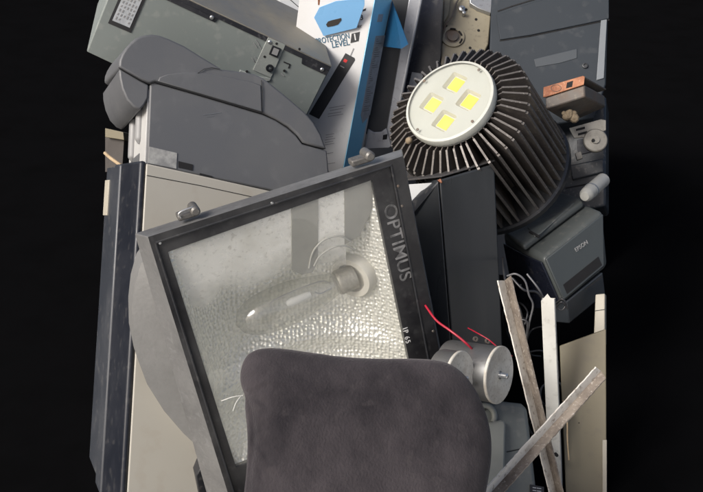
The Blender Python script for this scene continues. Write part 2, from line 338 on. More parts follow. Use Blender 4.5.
# ================================================================== BIG GREY CASE (top left)
def make_case():
    T = Thing('equipment_case', 'large tilted grey steel case with black edge strip and connector plate, behind the grey printer', 'equipment case')
    O = P(331, 66, 2.0); bk = P(317, 20, 2.22) - O
    pl = Plane(O, -bk, P(331, 66, 2) - P(188, 0, 2))
    e = lambda t, s: (188 + t * .9055 - s * .4243, t * .4243 + s * .9055)
    face = [e(-76, 0), e(158, 0), e(156, 90), e(-70, 90)]
    m = MB(); A = pl.poly(face, 0); m.loft(A, [a + bk for a in A], mi=0)
    o = m.build('case_body', 'case', T, bevel=0.003)
    # dusty lid on the top
    a, b = pl.q(*e(-76, 0)), pl.q(*e(158, 0)); upd = (a - pl.q(*e(-76, 10))).normalized()
    lid = MB().prism([a, b, b + bk, a + bk], upd * 0.003)
    lid.build('top_sheet', 'case_top', T, bevel=0.001)
    st = MB()
    st.ppx(pl, [e(-76, 0), e(158, 0), e(158, 4.4), e(-76, 4.4)], 0.0022, -0.001)
    st.ppx(pl, [e(-76, 4.4), e(35, 4.4), e(34, 9), e(-76, 9)], 0.0022, -0.001)
    st.ppx(pl, [e(128, 4.4), e(158, 4.4), e(157.4, 9.6), e(130, 9.6)], 0.0022, -0.001)
    so = st.build('edge_strip', 'black_strip', T, bevel=0.0006)
    for t, s in ((29, 5.6), (92, 3.4), (151, 6)):
        MB().lathe(pl.q(*e(t, s), 0.002), pl.n, [(0.0001, 0.0028), (0.003, 0.0026), (0.0044, 0.001), (0.0044, -0.002)], 16).build('screw', 'steel', T, so)
    # rating label: black border, pale centre, fine print
    L0 = (129, 6); ux = (8.5, 3.6); uy = (-9.5, 22)
    lb = MB().ppx(pl, rect_px(L0, (11.5, 4.9), (-9.5, 22)), 0.0012, -0.001).build('rating_label', 'ink_black', T)
    MB().ppx(pl, rect_px((129.3, 5), (8.7, 3.7), (-8.3, 19)), 0.002, 0.001).build('label_field', 'ink_pale', T, lb)
    tx = MB()
    for k in range(5):
        for j in range(9):
            if random.random() < .82:
                c = (129.5 + (k - 2) * 3.1 - (j - 4) * 1.75, 4.5 + (k - 2) * 1.32 + (j - 4) * 4.0)
                tx.ppx(pl, rect_px(c, (.62, .26), (-.68, 1.5 * random.uniform(.5, 1))), 0.0025, 0.0015)
    tx.build('lettering', 'ink_grey', T, lb)
    # connector plate
    pt = MB().ppx(pl, [(268, 37.5), (285.5, 45), (271, 78), (253, 70)], 0.0025, -0.001).build('connector_plate', M['galv2'], T, bevel=0.0006)
    MB().ppx(pl, [(272.6, 45.5), (281, 49), (277.5, 58), (269, 54.5)], 0.006, 0.001).build('jack', 'black_plastic', T, pt, bevel=0.0006)
    MB().ppx(pl, [(274, 47.5), (279.3, 49.7), (277, 55.8), (271.5, 53.6)], 0.0066, 0.005).build('jack_opening', 'ink_grey', T, pt)
    c = pl.q(269.6, 67.3)
    MB().lathe(c, pl.n, [(0.008, 0.0), (0.008, 0.006), (0.0045, 0.0062), (0.0045, 0.002)], 24).build('round_jack', 'black_plastic', T, pt)
    MB().lathe(c, pl.n, [(0.0022, 0.0), (0.0022, 0.006), (0.0005, 0.0065)], 12).build('jack_pin', 'steel', T, pt)
    for h in ((276.5, 43.2), (264.6, 56.3), (246.8, 71.2), (284.3, 70.5), (299.5, 48.8)):
        MB().lathe(pl.q(*h, 0.001), pl.n, [(0.0026, 0.0), (0.0026, 0.0021)], 12).build('bolt_hole', 'seam', T)
    MB().ppx(pl, [(240, 70), (256, 76.5), (271, 78.5), (270, 81), (252, 83), (238, 79)], 0.0035, -0.001).build('lower_bracket', M['galv2'], T, bevel=0.001)
    mk = MB(); ribbon(mk, pl, [(284, 62), (290, 64.5), (288.5, 68)], 0.0014, 0.0022); mk.build('printed_mark', 'ink_black', T); mk = MB(); ribbon(mk, pl, [(281.5, 74), (284, 76)], 0.0014, 0.002)
    for q in ((256, 40), (258, 44), (254, 43), (252, 58), (254, 61), (255, 57)):
        ribbon(mk, pl, [q, (q[0] + 3, q[1] + 4.5)], 0.0012, 0.0014)
    mk.build('lettering', 'ink_grey', T)
    return T.done()
M['galv2'] = mat('pale_connector_steel', (0.30, 0.32, 0.30), 0.45, 0.2, (0.22, 0.23, 0.22), 20, 0.7, fleck=(0.45, 0.46, 0.43), famt=0.3)
make_case()

# ================================================================== GREY PRINTER (on the beige tower)
M['rib'] = mat('mid_grey_abs_plastic', (0.22, 0.22, 0.22), 0.5)
def make_printer():
    T = Thing('office_printer', 'dark grey office printer with rounded lid lying on the beige computer tower', 'printer')
    O = P(150, 82, 1.76); bk = P(133, 97, 1.90) - O
    pl = Plane(O, -bk)
    lid = [(119, 67), (119.6, 60), (122, 54), (126, 47.5), (131, 42), (136, 38), (142, 35.4), (152, 34), (160, 35.2), (170, 39), (185, 46), (205, 58.5), (215, 64.5),
           (222, 69), (245, 72), (255, 74), (263, 77.5), (274, 86), (290, 99), (305, 112), (314, 122), (321, 134), (325, 145), (327, 149), (315, 146), (303, 142.3), (297, 134), (288, 126), (276, 119), (262, 112.6),
           (200, 94), (155, 81.4), (150, 83.2), (140, 79)]
    body = [(150, 84.4), (155, 82.8), (200, 95.4), (262, 114), (276, 120.4), (287, 127.4), (296, 135), (302.4, 143.8), (315, 147.5), (327, 150.4), (329, 172), (329, 206), (268, 189.5), (147, 164)]
    chin = [(119.3, 68.4), (140, 80.3), (149, 84.6), (148.2, 98), (144.5, 105), (140, 109.6), (133.5, 106.5), (127, 99.5), (122, 88), (119.7, 77)]
    MB().prism(pl.poly(lid, 0.004), bk).build('lid', 'printer', T, bevel=0.004, seg=3, ang=50)
    bo = MB().prism(pl.poly(body, 0.002), bk, mi=0).build('body', 'printer', T, bevel=0.003)
    MB().prism(pl.poly(chin, 0.001), bk * 1.12 + UP * -.012).build('front_cover', 'printer', T, bevel=0.003, ang=50)
    # raised lid pad and seams on the side
    pad = [(158, 81), (160, 77), (168, 74), (182, 72.3), (205, 72.5), (230, 77), (250, 81), (261, 85), (262, 112), (200, 93.5)]
    MB().ppx(pl, pad, 0.0062, 0.0).build('lid_pad', 'printer', T, bevel=0.0016)
    sm = MB()
    ribbon(sm, pl, [(119, 67.6), (140, 79.7), (149.5, 83.8), (155, 82), (200, 94.8), (262, 113.3)], 0.0046, 0.0014)
    ribbon(sm, pl, [(261.5, 80), (262.5, 92), (262, 113)], 0.0068, 0.0008)
    ribbon(sm, pl, [(198, 73), (204, 69), (212, 67.5), (220, 69)], 0.0068, 0.0008)
    sm.build('seam', 'seam', T)
    # front shell, painted as brightly lit, with its two ribs and a recess
    bk1 = bk.normalized()
    fr = MB()
    a, b = pl.q(150.5, 85, 0), pl.q(147.2, 163.5, 0)
    dv = (b - a); side = dv.cross(bk1).normalized()
    if side.dot(RT) > 0: side = -side
    fr.box(a + bk1 * 0.004 + dv * 0.05, dv * 0.95, bk * 0.96, side * 0.004)
    fo = fr.build('front_shell', 'printer_front', T, bevel=0.0012)
    for k, (t, y0, y1) in enumerate(((0.055, 0.26, 0.70), (0.115, 0.32, 0.88))):
        p0 = a + bk1 * t + dv * y0 + side * 0.004; p1 = a + bk1 * t + dv * y1 + side * 0.004
        MB().tube([p0, p0.lerp(p1, .5), p1 - dv * .08, p1], lambda q: 0.0095 if q < .75 else 0.0095 * (1 - (q - .75) * 2.4), 14, 5).build('rib', M['rib'], T, fo)
    p = a + bk1 * 0.05 + dv * 0.83 + side * 0.0052
    MB().prism([p, p + bk1 * 0.075 + dv * .03, p + bk1 * 0.075 + dv * .15, p + dv * .15], -side * 0.004).build('recess', 'printer', T, fo)
    MB().ppx(pl, [(149.5, 146.5), (177, 153), (176.4, 168.6), (148.2, 163)], 0.0034, 0.001).build('tape_patch', 'sticker', T)
    MB().ppx(pl, [(178.5, 161), (193, 164.5), (192.5, 170.5), (178.5, 167.4)], 0.0034, 0.001).build('slot', 'seam', T)
    MB().ppx(pl, [(200, 173), (212, 176), (211.5, 179), (199.5, 177)], 0.0034, 0.001).build('slot', 'seam', T)
    sc_ = MB(); ribbon(sc_, pl, [(203, 115), (221, 112.6)], 0.0026, 0.0006); ribbon(sc_, pl, [(206, 117), (214, 116)], 0.0026, 0.0004)
    sc_.build('scratch', 'panel_edge', T)
    return T.done()
make_printer()

# ================================================================== BEIGE TOWER
def make_tower():
    T = Thing('computer_tower', 'beige computer tower with black front standing under the grey printer', 'computer')
    n = V(0.40, -0.90, 0.05).normalized()
    pl = Plane(P(147, 165, 1.70), n)
    bk = P(110, 170, 1.90) - P(147, 165, 1.70)
    side = [(146.5, 163.5), (268, 190.5), (345, 206), (330, 640), (119, 640)]
    MB().prism(pl.poly(side, 0), bk.lerp(-n * .25, .25)).build('case_body', 'beige', T, bevel=0.002)
    ch = MB(); ribbon(ch, pl, [(147, 175.4), (200, 185.5), (262, 199)], 0.0006, 0.0013); ch.build('panel_seam', 'seam', T)
    # front: slabs lying on the left hand side, from the corner to the back
    top0, bot0 = pl.q(147, 163), pl.q(119, 640)
    dv = bot0 - top0; out = dv.cross(bk).normalized()
    if out.dot(RT) > 0: out = -out
    L = bk.length; b1 = bk / L
    fb = MB().box(top0 + b1 * 0.002 - dv * .004, dv * 1.0, b1 * (L * .49), out * 0.012).build('front_bezel', 'bezel', T, bevel=0.005, seg=3)
    MB().box(top0 + b1 * (L * .53) - dv * .004, dv, b1 * (L * .17), out * 0.012).build('front_bezel', M['bezel_pale'], T, bevel=0.005, seg=3)
    MB().box(top0 + b1 * (L * .70), dv, b1 * (L * .30), out * 0.006).build('drive_bay', M['bezel_pale'], T, bevel=0.002)
    MB().box(top0 + b1 * (L * .88) + dv * .03, dv * .085, b1 * (L * .12), out * 0.0085).build('drive_door', 'cream', T, bevel=0.001)
    MB().box(top0 + b1 * (L * .49), dv, b1 * (L * .04), out * 0.002).build('bezel_gap', 'seam', T)
    return T.done()
M['bezel_pale'] = mat('slate_grey_bezel', (0.03, 0.034, 0.042), 0.42, 0, (0.045, 0.048, 0.054), 7, 0.6, fleck=DUST, famt=0.08)
make_tower()

# ================================================================== FLOODLIGHT
def make_flood():
    T = Thing('floodlight', 'big worn floodlight with dusty glass front and bare bulb inside, standing behind the velvet backrest', 'floodlight')
    n = V(0.339, -0.883, -0.326).normalized()
    O = P(148, 237, 1.45)
    pl = Plane(O, n, P(403, 156, 1.55) - O)
    out = [(148, 237), (403, 156), (460, 462), (241, 535)]
    inn = [(168, 252), (372, 180), (419, 408), (236, 467)]
    TH = 0.05
    def ring(A, B, wA, wB, back, name, m, par=None, bev=0.0012, mats=None, rear=None):
        a = pl.poly(A, wA); b = pl.poly(B, wB); ab = pl.poly(rear, back) if rear else [p + n * (back - wA) for p in a]; bb = [p + n * (back - wB) for p in b]
        vs = a + b + ab + bb; fs = []
        mb = MB()
        for i in range(4):
            j = (i + 1) % 4
            fs += [(i, j, 4 + j, 4 + i), (4 + i, 4 + j, 12 + j, 12 + i), (8 + i, 12 + i, 12 + j, 8 + j)]
        mb.add(vs, fs, 0)
        mb.add(vs, [(i, 8 + i, 8 + (i + 1) % 4, (i + 1) % 4) for i in range(4)], 1)
        return mb.build(name, m, T, par, bevel=bev)
    mid = [lerp(o, i, .38) for o, i in zip(out, inn)]
    ring(out, mid, 0.0, 0.0, -TH, 'frame', ['flood_front', 'flood_edge'], bev=0.0015, rear=[(135, 233.5), (402, 149), (464, 470), (223, 552)])
    fr = ring(mid, inn, -0.0035, -0.0035, -0.03, 'bezel', ['flood_front', 'flood_front'])
    # raised bead between
    bead = MB()
    for i in range(4):
        a, b = pl.q(*mid[i], -.001), pl.q(*mid[(i + 1) % 4], -.001)
        bead.tube([a, b], 0.0022, 8, 0)
    bead.build('gasket', 'black_plastic', T, fr)
    # glass
    gl = [lerp(i, o, .08) for i, o in zip(inn, out)]
    MB().ppx(pl, gl, -0.006, -0.0062).build('glass_pane', 'flood_glass', T)
    # hammered reflector
    NU, NV = 70, 70
    def refl(s, t):
        x = (1 - s) / 2; y = (1 - t) / 2
        a = lerp(inn[0], inn[1], 1 - x) if False else None
        top = lerp(inn[0], inn[1], (s + 1) / 2); bot = lerp(inn[3], inn[2], (s + 1) / 2)
        p = pl.q(*lerp(top, bot, (t + 1) / 2), -0.012)
        dep = 0.088 * (1 - abs(s) ** 3.2) * (1 - abs(t) ** 2.6) ** .9
        ridge = 0.016 * math.exp(-((t - 0.28 - 0.25 * s * s) / 0.10) ** 2) * (1 - s ** 4)
        return p - n * max(0.0, dep - ridge)
    vs = [refl(-1 + 2 * i / NU, -1 + 2 * j / NV) for j in range(NV + 1) for i in range(NU + 1)]
    fs = [(j * (NU + 1) + i, j * (NU + 1) + i + 1, (j + 1) * (NU + 1) + i + 1, (j + 1) * (NU + 1) + i) for j in range(NV) for i in range(NU)]
    MB().add(vs, fs).build('reflector', 'hammered', T, ang=80)
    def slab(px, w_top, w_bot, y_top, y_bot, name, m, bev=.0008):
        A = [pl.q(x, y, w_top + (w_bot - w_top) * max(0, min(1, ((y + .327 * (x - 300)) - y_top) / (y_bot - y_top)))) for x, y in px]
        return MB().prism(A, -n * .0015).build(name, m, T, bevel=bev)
    def reflection_sheet(tl, tr, br, bl):  # sheet added inside the lamp in place of a pale glass reflection
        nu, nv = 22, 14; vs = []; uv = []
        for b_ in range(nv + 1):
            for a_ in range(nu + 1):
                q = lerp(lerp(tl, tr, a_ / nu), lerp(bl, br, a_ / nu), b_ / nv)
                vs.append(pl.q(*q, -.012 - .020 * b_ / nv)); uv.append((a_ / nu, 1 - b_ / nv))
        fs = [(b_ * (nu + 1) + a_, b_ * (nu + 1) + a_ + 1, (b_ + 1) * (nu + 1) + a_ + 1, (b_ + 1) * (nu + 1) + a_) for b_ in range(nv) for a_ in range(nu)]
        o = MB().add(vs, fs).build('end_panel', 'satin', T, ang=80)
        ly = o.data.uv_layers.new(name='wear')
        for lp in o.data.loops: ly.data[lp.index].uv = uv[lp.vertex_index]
    reflection_sheet((170, 250), (293, 207.5), (293, 278), (192, 322))
    reflection_sheet((317, 199), (346, 189), (346, 272), (317, 282))
    slab([(291.5, 208), (318.5, 198.5), (318, 262), (313, 272), (302, 275), (291.5, 270)], -.0095, -.0275, 205, 268, 'strap', 'strap_grey')  # grey sheets added for the dark column mirrored in the glass
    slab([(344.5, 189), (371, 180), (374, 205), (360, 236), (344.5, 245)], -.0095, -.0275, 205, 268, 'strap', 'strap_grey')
    for q in ([(309, 268, -.026), (313, 252, -.022), (324, 240, -.018), (340, 236, -.016), (352, 242, -.02)], [(314, 266, -.026), (320, 256, -.022), (334, 247, -.018), (346, 246, -.02), (355, 250, -.025)]):
        MB().tube([pl.q(*x) for x in q], .0017, 8).build('lamp_lead', 'lead_grey', T)
    # cast housing behind the frame
    hs = [(150, 250), (141, 264), (135, 285), (132.5, 308), (133, 335), (138, 360), (147, 384), (164, 411), (183, 433), (200, 449), (262, 500), (415, 440), (398, 300), (380, 190), (300, 205)]
    A = pl.poly(hs, -0.075); c = sum(A, Vector()) / len(A)
    def on_rect(p, k=.955):
        c2 = (300, 345); dx, dy = p[0] - c2[0], p[1] - c2[1]; best = 1e9
        for i in range(4):
            (ax_, ay_), (bx_, by_) = out[i], out[(i + 1) % 4]
            ex, ey = bx_ - ax_, by_ - ay_; den = dx * ey - dy * ex
            if abs(den) < 1e-9: continue
            t_ = ((ax_ - c2[0]) * ey - (ay_ - c2[1]) * ex) / den; u_ = ((ax_ - c2[0]) * dy - (ay_ - c2[1]) * dx) / den
            if t_ > 0 and -1e-6 <= u_ <= 1 + 1e-6: best = min(best, t_)
        return (c2[0] + dx * best * k, c2[1] + dy * best * k)
    base = pl.poly([on_rect(p, .965) for p in hs], 0)
    f0 = [p - n * (TH - .002) for p in base]
    m = MB(); m.loft(f0, A, False, False); B = [a - n * 0.05 for a in A]; m.loft(A, B, False, False)
    C = [c + (a - c) * .9 - n * 0.075 for a in A]; m.loft(B, C, False, True)
    m.build('housing', 'flood_alu', T, bevel=0.006, seg=3, ang=60)
    # bulb
    b0 = pl.q(352, 277, -0.062); b1 = pl.q(236, 325, -0.060); ax = (b1 - b0).normalized(); LB = (b1 - b0).length
    axs = (ax * .72 + n * .55).normalized()
    so = MB().lathe(b0 - axs * .004, axs, [(0.012, -0.02), (0.037, -0.02), (0.041, -0.012), (0.041, 0.003), (0.037, 0.009), (0.027, 0.009), (0.024, 0.002), (0.010, 0.001)], 48).build('socket', 'ceramic', T)
    cap = MB().lathe(b0, ax, [(0.0215, -.004)] + [(0.0215 + 0.0006 * (k % 2), 0.0 + 0.0022 * k) for k in range(13)] + [(0.0205, 0.029), (0.004, 0.031)], 32)
    cap.build('screw_cap', M['cap_metal'], T, so)
    pr = []
    for k in range(25):
        t = k / 24; z = 0.03 + (LB - 0.03) * t
        r = 0.0185 + 0.0185 * math.sin(min(1, t / .55) * math.pi / 2) if t < .55 else 0.037 * math.sqrt(max(0, 1 - ((t - .55) / .45) ** 2.6))
        pr.append((max(r, 0.0005), z))
    bu = MB().lathe(b0, ax, pr, 40).build('bulb', 'bulb_glass', T)
    MB().lathe(b0, ax, [(0.001, 0.076), (0.005, 0.078), (0.0068, 0.086), (0.0068, 0.114), (0.005, 0.121), (0.001, 0.123)], 24).build('arc_tube', 'arc_white', T, bu)
    w = MB()
    s1 = pl.v * .016
    w.tube([b0 + ax * .04 + s1 * .3, b0 + ax * .06 + s1, b0 + ax * .14 + s1, b0 + ax * .15], .0012, 6)
    w.tube([b0 + ax * .04 - s1 * .3, b0 + ax * .06 - s1 * .4, b0 + ax * .07], .0012, 6)
    w.build('filament_frame', 'steel', T, bu)
    # hinge lugs and clips on the top edge
    upv = (pl.q(275, 190) - pl.q(300, 270)); upv = (upv - pl.u * upv.dot(pl.u)).normalized()
    def clip(px, py, s):
        c = pl.q(px, py, -0.02)
        k = MB()
        k.box(c - pl.u * .016 * s - n * .012, pl.u * .03 * s, upv * .010 * s, n * .022)
        cc = k.build('clip', M['clip'], T, bevel=0.0025)
        MB().lathe(c + pl.u * .012 * s + upv * .010 * s, pl.n, [(0.001, -.014), (0.0075 * s, -.014), (0.0075 * s, .014), (0.005 * s, .017), (0.001, .017)], 20).build('clip_pin', M['clip'], T, cc)
        return c
    c = clip(188, 217, 1.0)
    MB().tube([c - pl.u * .012 + upv * .006 + n * .012, c - pl.u * .012 + upv * .015 + n * .012, c + pl.u * .008 + upv * .017 + n * .012, c + pl.u * .012 + upv * .012 + n * .012], .0014, 8).build('clip_wire', 'steel', T)
    clip(361, 163, 1.1)
    # mounting bracket foot
    fp = [(196, 476), (204, 463), (236, 470), (262, 458), (262, 500), (200, 500)]
    MB().ppx(pl, fp, -0.058, -0.10).build('mounting_bracket', 'black_plastic', T, bevel=0.002)
    # writing on the right band: letters run downwards, their heads to the right
    a, b = (386, 205), (404, 284)
    d = (b[0] - a[0], b[1] - a[1])
    text('OPTIMUS', pl, 397.5, 243, -0.0033, d, 0.0315, T, fr, 'lettering', sx=1.08, spacing=1.02, bold=0.004)
    d2 = (4.3, 20)
    text('IP 65', pl, 406.5, 335.5, -0.0033, d2, 0.0125, T, fr, 'lettering_ip', spacing=1.25, bold=0.008)
    # pock marks / screws on rim
    for p in ((398, 186), (402, 206), (433, 331), (160, 243), (272, 203)):
        MB().lathe(pl.q(*p, -0.0005), n, [(0.0001, 0.0016), (0.002, 0.0014), (0.0027, 0.0)], 12).build('screw', 'rusty_grey' if p[0] > 300 else 'steel', T, fr)
    return T.done(), pl
M['clip'] = mat('grimy_zinc', (0.15, 0.145, 0.135), 0.5, 0.5, (0.08, 0.075, 0.07), 30, 0.8, fleck=(0.35, 0.34, 0.32), famt=0.4)
flood, FPL = make_flood()

# ================================================================== VELVET BACKREST
def make_backrest():
    T = Thing('chair_backrest', 'loose charcoal velvet chair backrest standing in front of the floodlight', 'chair backrest')
    pl = Plane(P(365, 430, 1.30), V(0.05, -0.97, 0.22).normalized())
    outline = [(237, 640), (240, 560), (243.5, 500), (246.5, 470), (247.5, 440), (246, 418), (242, 400), (240, 385), (241, 370), (245.5, 358), (253, 351.5), (264, 348.5), (280, 348.5),
               (310, 352.5), (345, 357), (380, 358.8), (410, 358.8), (435, 360.2), (450, 364.5), (463, 374), (474, 388), (482, 404), (488, 422), (491, 440), (490.5, 462), (487, 485), (482, 510), (476, 560), (474, 640), (455, 740), (360, 748), (262, 740)]
    # closed smooth outline
    pts = pl.poly(outline, 0); nP = len(pts); dense = []
    for i in range(nP):
        a, b, c, d = pts[i - 1], pts[i], pts[(i + 1) % nP], pts[(i + 2) % nP]
        for k in range(12):
            t = k / 12; dense.append(0.5 * ((2 * b) + (c - a) * t + (2 * a - 5 * b + 4 * c - d) * t * t + (3 * b - a - 3 * c + d) * t ** 3))
    n = len(dense); cen = pl.q(365, 540)
    rings = []
    TF, TB = 0.040, 0.030
    K = 72
    def hump(s, t): return t * (max(0.0, 1 - s ** 5)) ** 0.5
    prof = []
    for k in range(K + 1):
        s = math.sin((k / K) * math.pi / 2); prof.append((s, hump(s, TF)))
    prof[0] = (0.02, TF)
    back = [(s, -hump(s, TB)) for s, _ in reversed(prof[:-1])]
    allp = prof + back
    tag = pl.q(247, 396)
    def path(*pp):
        out_ = []
        for (x0, y0), (x1, y1) in zip(pp, pp[1:]):
            out_ += [pl.q(x0 + (x1 - x0) * k / 8, y0 + (y1 - y0) * k / 8) for k in range(8)]
        return out_
    creases = [(path((246, 396), (252, 410), (254.5, 432), (253, 455), (250, 475), (248, 520)), .0042, .0045),
               (path((246, 396), (258, 392), (268, 387)), .004, .003), (path((246, 397), (257, 400), (266, 405)), .004, .0026),
               (path((253, 440), (262, 449), (270, 462)), .004, .002), (path((252, 452), (260, 466), (264, 482)), .004, .002)]
    vs = []
    for s, h in allp:
        for p in dense:
            q = cen + (p - cen) * s + pl.n * h
            dd = (q - tag).length
            q = q - pl.n * 0.010 * math.exp(-(dd / 0.012) ** 2) + pl.u * 0.006 * math.exp(-(dd / 0.015) ** 2)
            if h > 0:
                for path, wd, dp in creases:
                    dm = min(((q - x) - pl.n * (q - x).dot(pl.n)).length for x in path)
                    if dm < wd * 3: q = q - pl.n * dp * math.exp(-(dm / wd) ** 2)
            wv = noise.noise(q * 9) * 0.004 + noise.noise(q * 26) * 0.0012
            q = q + pl.n * wv * min(1, (1.02 - s) * 8 + .2)
            vs.append(q)
    fs = [(j * n + k, j * n + (k + 1) % n, (j + 1) * n + (k + 1) % n, (j + 1) * n + k) for j in range(len(allp) - 1) for k in range(n)]
    fs += [tuple(reversed(range(n))), tuple((len(allp) - 1) * n + k for k in range(n))]
    o = MB().add(vs, fs).build('upholstery', 'velvet', T, ang=80)
    # piping seam down the left edge with creases
    th = MB()
    for a, b, c in (((243, 395.5), (233, 397), (221.5, 401)), ((241, 396), (236, 403), (233, 411))):
        th.tube([pl.q(*a, .012), pl.q(*b, .014), pl.q(*c, .010)], 0.0007, 6)
    th.build('loose_thread', 'thread', T)
    return T.done()
make_backrest()

# ================================================================== POWER-STRIP RETAIL BOX
def make_retail_box():
    T = Thing('retail_box', 'white and blue cardboard box picturing a power strip, opened at the top', 'cardboard box')
    pl = Plane(P(360, 80, 2.10), V(-0.16, -0.96, -0.24).normalized(), P(360, 78, 1.9) - P(330, 83, 1.9))
    front = [(300, -6), (377, -14), (342.5, 172), (278, 172)]
    A = pl.poly(front, 0)
    # blue side: runs from the front's right edge backwards
    sv = P(391.5, 0, 2.125) - pl.q(374.5, 0)
    bx = MB(); B = [a + sv for a in A]; bx.loft(A, B)
    bo = bx.build('box_front', 'box_white', T, bevel=0.0012)
    # coloured side sheet
    a, d = pl.q(377, -14, 0.0005), pl.q(342.5, 172, 0.0005); b, c = a + sv, d + sv * .82
    sn = (d - a).cross(b - a).normalized()
    if sn.dot(RT) < 0: sn = -sn
    MB().prism([a, d, c, b], sn * 0.0012).build('box_side', 'box_blue', T)
    sp = Plane(a + sn * .0013, sn, sv)
    E = lambda s, t: a + sn * .0016 + (d - a) * t + sv * s
    st = MB().prism([E(.42, .26), E(.98, .26), E(.98, .70), E(.62, .74), E(.42, .69)], sn * .0004).build('side_label', 'ink_pale', T)
    tx = MB()
    for k in range(34):
        t0 = .275 + k * .0119
        s1 = .5 + random.random() * .4
        tx.prism([E(.5, t0), E(s1, t0), E(s1, t0 + .005), E(.5, t0 + .005)], sn * .0007)
    tx.build('lettering', 'ink_grey', T, st)
    MB().prism([E(.35, .145), E(.62, .145), E(.62, .185), E(.35, .185)], sn * .0006).build('printed_mark', 'ink_pale', T)
    # flaps
    fl = [(314, 17.5), (319.5, 7.2), (336, 1), (364.5, -2), (364.5, 5), (356.5, 28), (323.5, 36)]
    fp = Plane(pl.q(340, 36, .003), V(-.1, -.80, -.60).normalized())
    f1 = MB().ppx(fp, fl, 0.0, -.0012).build('hanging_tab', 'box_lightblue', T, bevel=0.0003)
    MB().ppx(fp, [(326, 24.5), (328, 21.5), (331.5, 20.3), (341, 18), (341.5, 20), (338, 24.5), (333, 26), (327.5, 27)], 0.0007, -.0002).build('hang_hole', 'brown', T, f1)
    MB().ppx(fp, [(319.5, 5), (321, -8), (317.5, -8), (318, 5)], 0.0004, -.001).build('tab_hook', 'copper', T, f1)
    q0 = E(1.0, .075); q1 = E(1.0, .32)
    q2 = P(408, 44, 1.99); q3 = P(401, 48.5, 1.99)
    MB().prism([q0, q2, q3, q1], sn * .0012 + FW * .0004).build('side_flap', 'box_navy', T)
    # writing
    dr = (25, -4.4)
    tt = 0.0006
    text('PROTECTION', pl, 332.5, 38.8, tt, dr, 0.0175, T, bo, 'ink_blue', sx=.70, bold=.008)
    text('LEVEL', pl, 340.5, 43.8, tt, dr, 0.0175, T, bo, 'ink_blue', sx=.88, bold=.008)
    MB().ppx(pl, [(351.6, 33.6), (359.8, 31.6), (358.6, 41), (350.4, 43)], 0.0008, -.0003).build('number_panel', 'ink_black', T, bo)
    text('1', pl, 355.1, 37.3, 0.001, dr, 0.019, T, bo, 'box_white', bold=.02)
    text('3', pl, 361.6, 17.5, tt, dr, 0.016, T, bo, 'ink_black', bold=.01)
    text('er', pl, 359.8, 26, tt, dr, 0.011, T, bo, 'ink_black')
    MB().ppx(pl, [(362.5, 9.5), (366.2, 8), (365.6, 10.5), (362, 11.5)], tt, -.0003).build('printed_mark', 'ink_black', T, bo)
    # printed power strip
    s = [(345.5, 53), (354.6, 58), (355, 60), (319, 119), (309, 114)]
    ps = MB().ppx(pl, s, 0.0007, -.0003).build('printed_power_strip', 'ink_black', T, bo)
    MB().ppx(pl, [(344.6, 58.6), (347.6, 60.2), (346, 62.8), (343, 61.2)], 0.001, .0003).build('printed_switch', 'red', T, bo)
    MB().ppx(pl, [(340.5, 65.2), (344.5, 67.4), (344, 68.2), (340, 66)], 0.001, .0003).build('printed_mark', 'ink_grey', T, bo)
    cb = MB(); ribbon(cb, pl, [(350.5, 55.5), (353.5, 48.5)], .001, .002); cb.build('printed_cord', 'ink_grey', T, bo)
    fx = MB()
    for k, (y, x0, x1) in enumerate(((108, 329, 345), (110.5, 330, 343), (114, 328, 341), (116.5, 328, 343), (135, 326, 334), (137.5, 326, 333), (140, 325, 335), (142.5, 325, 333), (145, 324, 334), (154, 324, 333), (164, 327, 335))):
        ribbon(fx, pl, [(x0, y), (x1, y - (x1 - x0) * .17)], tt, .0013)
    fx.build('lettering', 'ink_grey', T, bo)
    return T.done()
make_retail_box()

# white plastic scrap at the top, behind the retail box
def make_white_scrap():
    T = Thing('plastic_housing', 'white plastic housing with a dark slot behind the light blue tab', 'plastic part')
    pl = Plane(P(300, 8, 2.24), V(.1, -.9, .42).normalized())
    MB().ppx(pl, [(268, -22), (330, -30), (326, 8), (318, 26), (300, 20), (280, 6)], 0, -.07).build('shell', 'paper', T, bevel=.006, seg=3)
    MB().ppx(pl, [(307.5, 12), (315, 7), (316, 9.5), (309, 14)], .0015, -.002).build('slot', 'seam', T)
    r = MB(); ribbon(r, pl, [(284, -6), (300, 8), (313, 18)], .0008, .0016); r.build('panel_seam', 'seam', T)
    return T.done()
make_white_scrap()

# ================================================================== SILVER TRAY, BLACK SLAB, YELLOWED CHASSIS
def make_tray():
    T = Thing('metal_tray', 'silver rimmed metal tray with dark panel between blue box and black slab', 'metal tray')
    pl = Plane(P(392, 70, 2.20), V(-.12, -.97, -.2).normalized())
    pan = [(380, -14), (420, -14), (396, 128), (366, 134), (362, 128)]
    MB().ppx(pl, pan, -0.008, -.022).build('panel', 'tray_dark', T, bevel=.001)
    rim = MB()
    rim.ppx(pl, [(411, -14), (425, -14), (392, 146), (386.5, 128)], 0.0, -.03)
    rim.ppx(pl, [(364, 149.5), (368, 128.5), (374, 132), (381, 131.5), (386.5, 127.8), (391.8, 146), (389, 148.2)], -0.001, -.006)
    ro = rim.build('rim', M['rim'], T, bevel=.002)
    MB().ppx(pl, [(383, 135), (387.5, 134), (386.8, 139.2), (382.6, 139.8)], 0.0, -.003).build('square_hole', 'seam', T, ro)
    l = MB(); ribbon(l, pl, [(423, -14), (391.4, 140)], .0012, .0012); l.build('rim_highlight', 'steel', T, ro)
    return T.done()
M['rim'] = mat('satin_silver_rim', (0.33, 0.34, 0.36), 0.4, 0.5, (0.24, 0.245, 0.26), 12, 0.7, fleck=(0.14, 0.14, 0.14), famt=0.3)
make_tray()
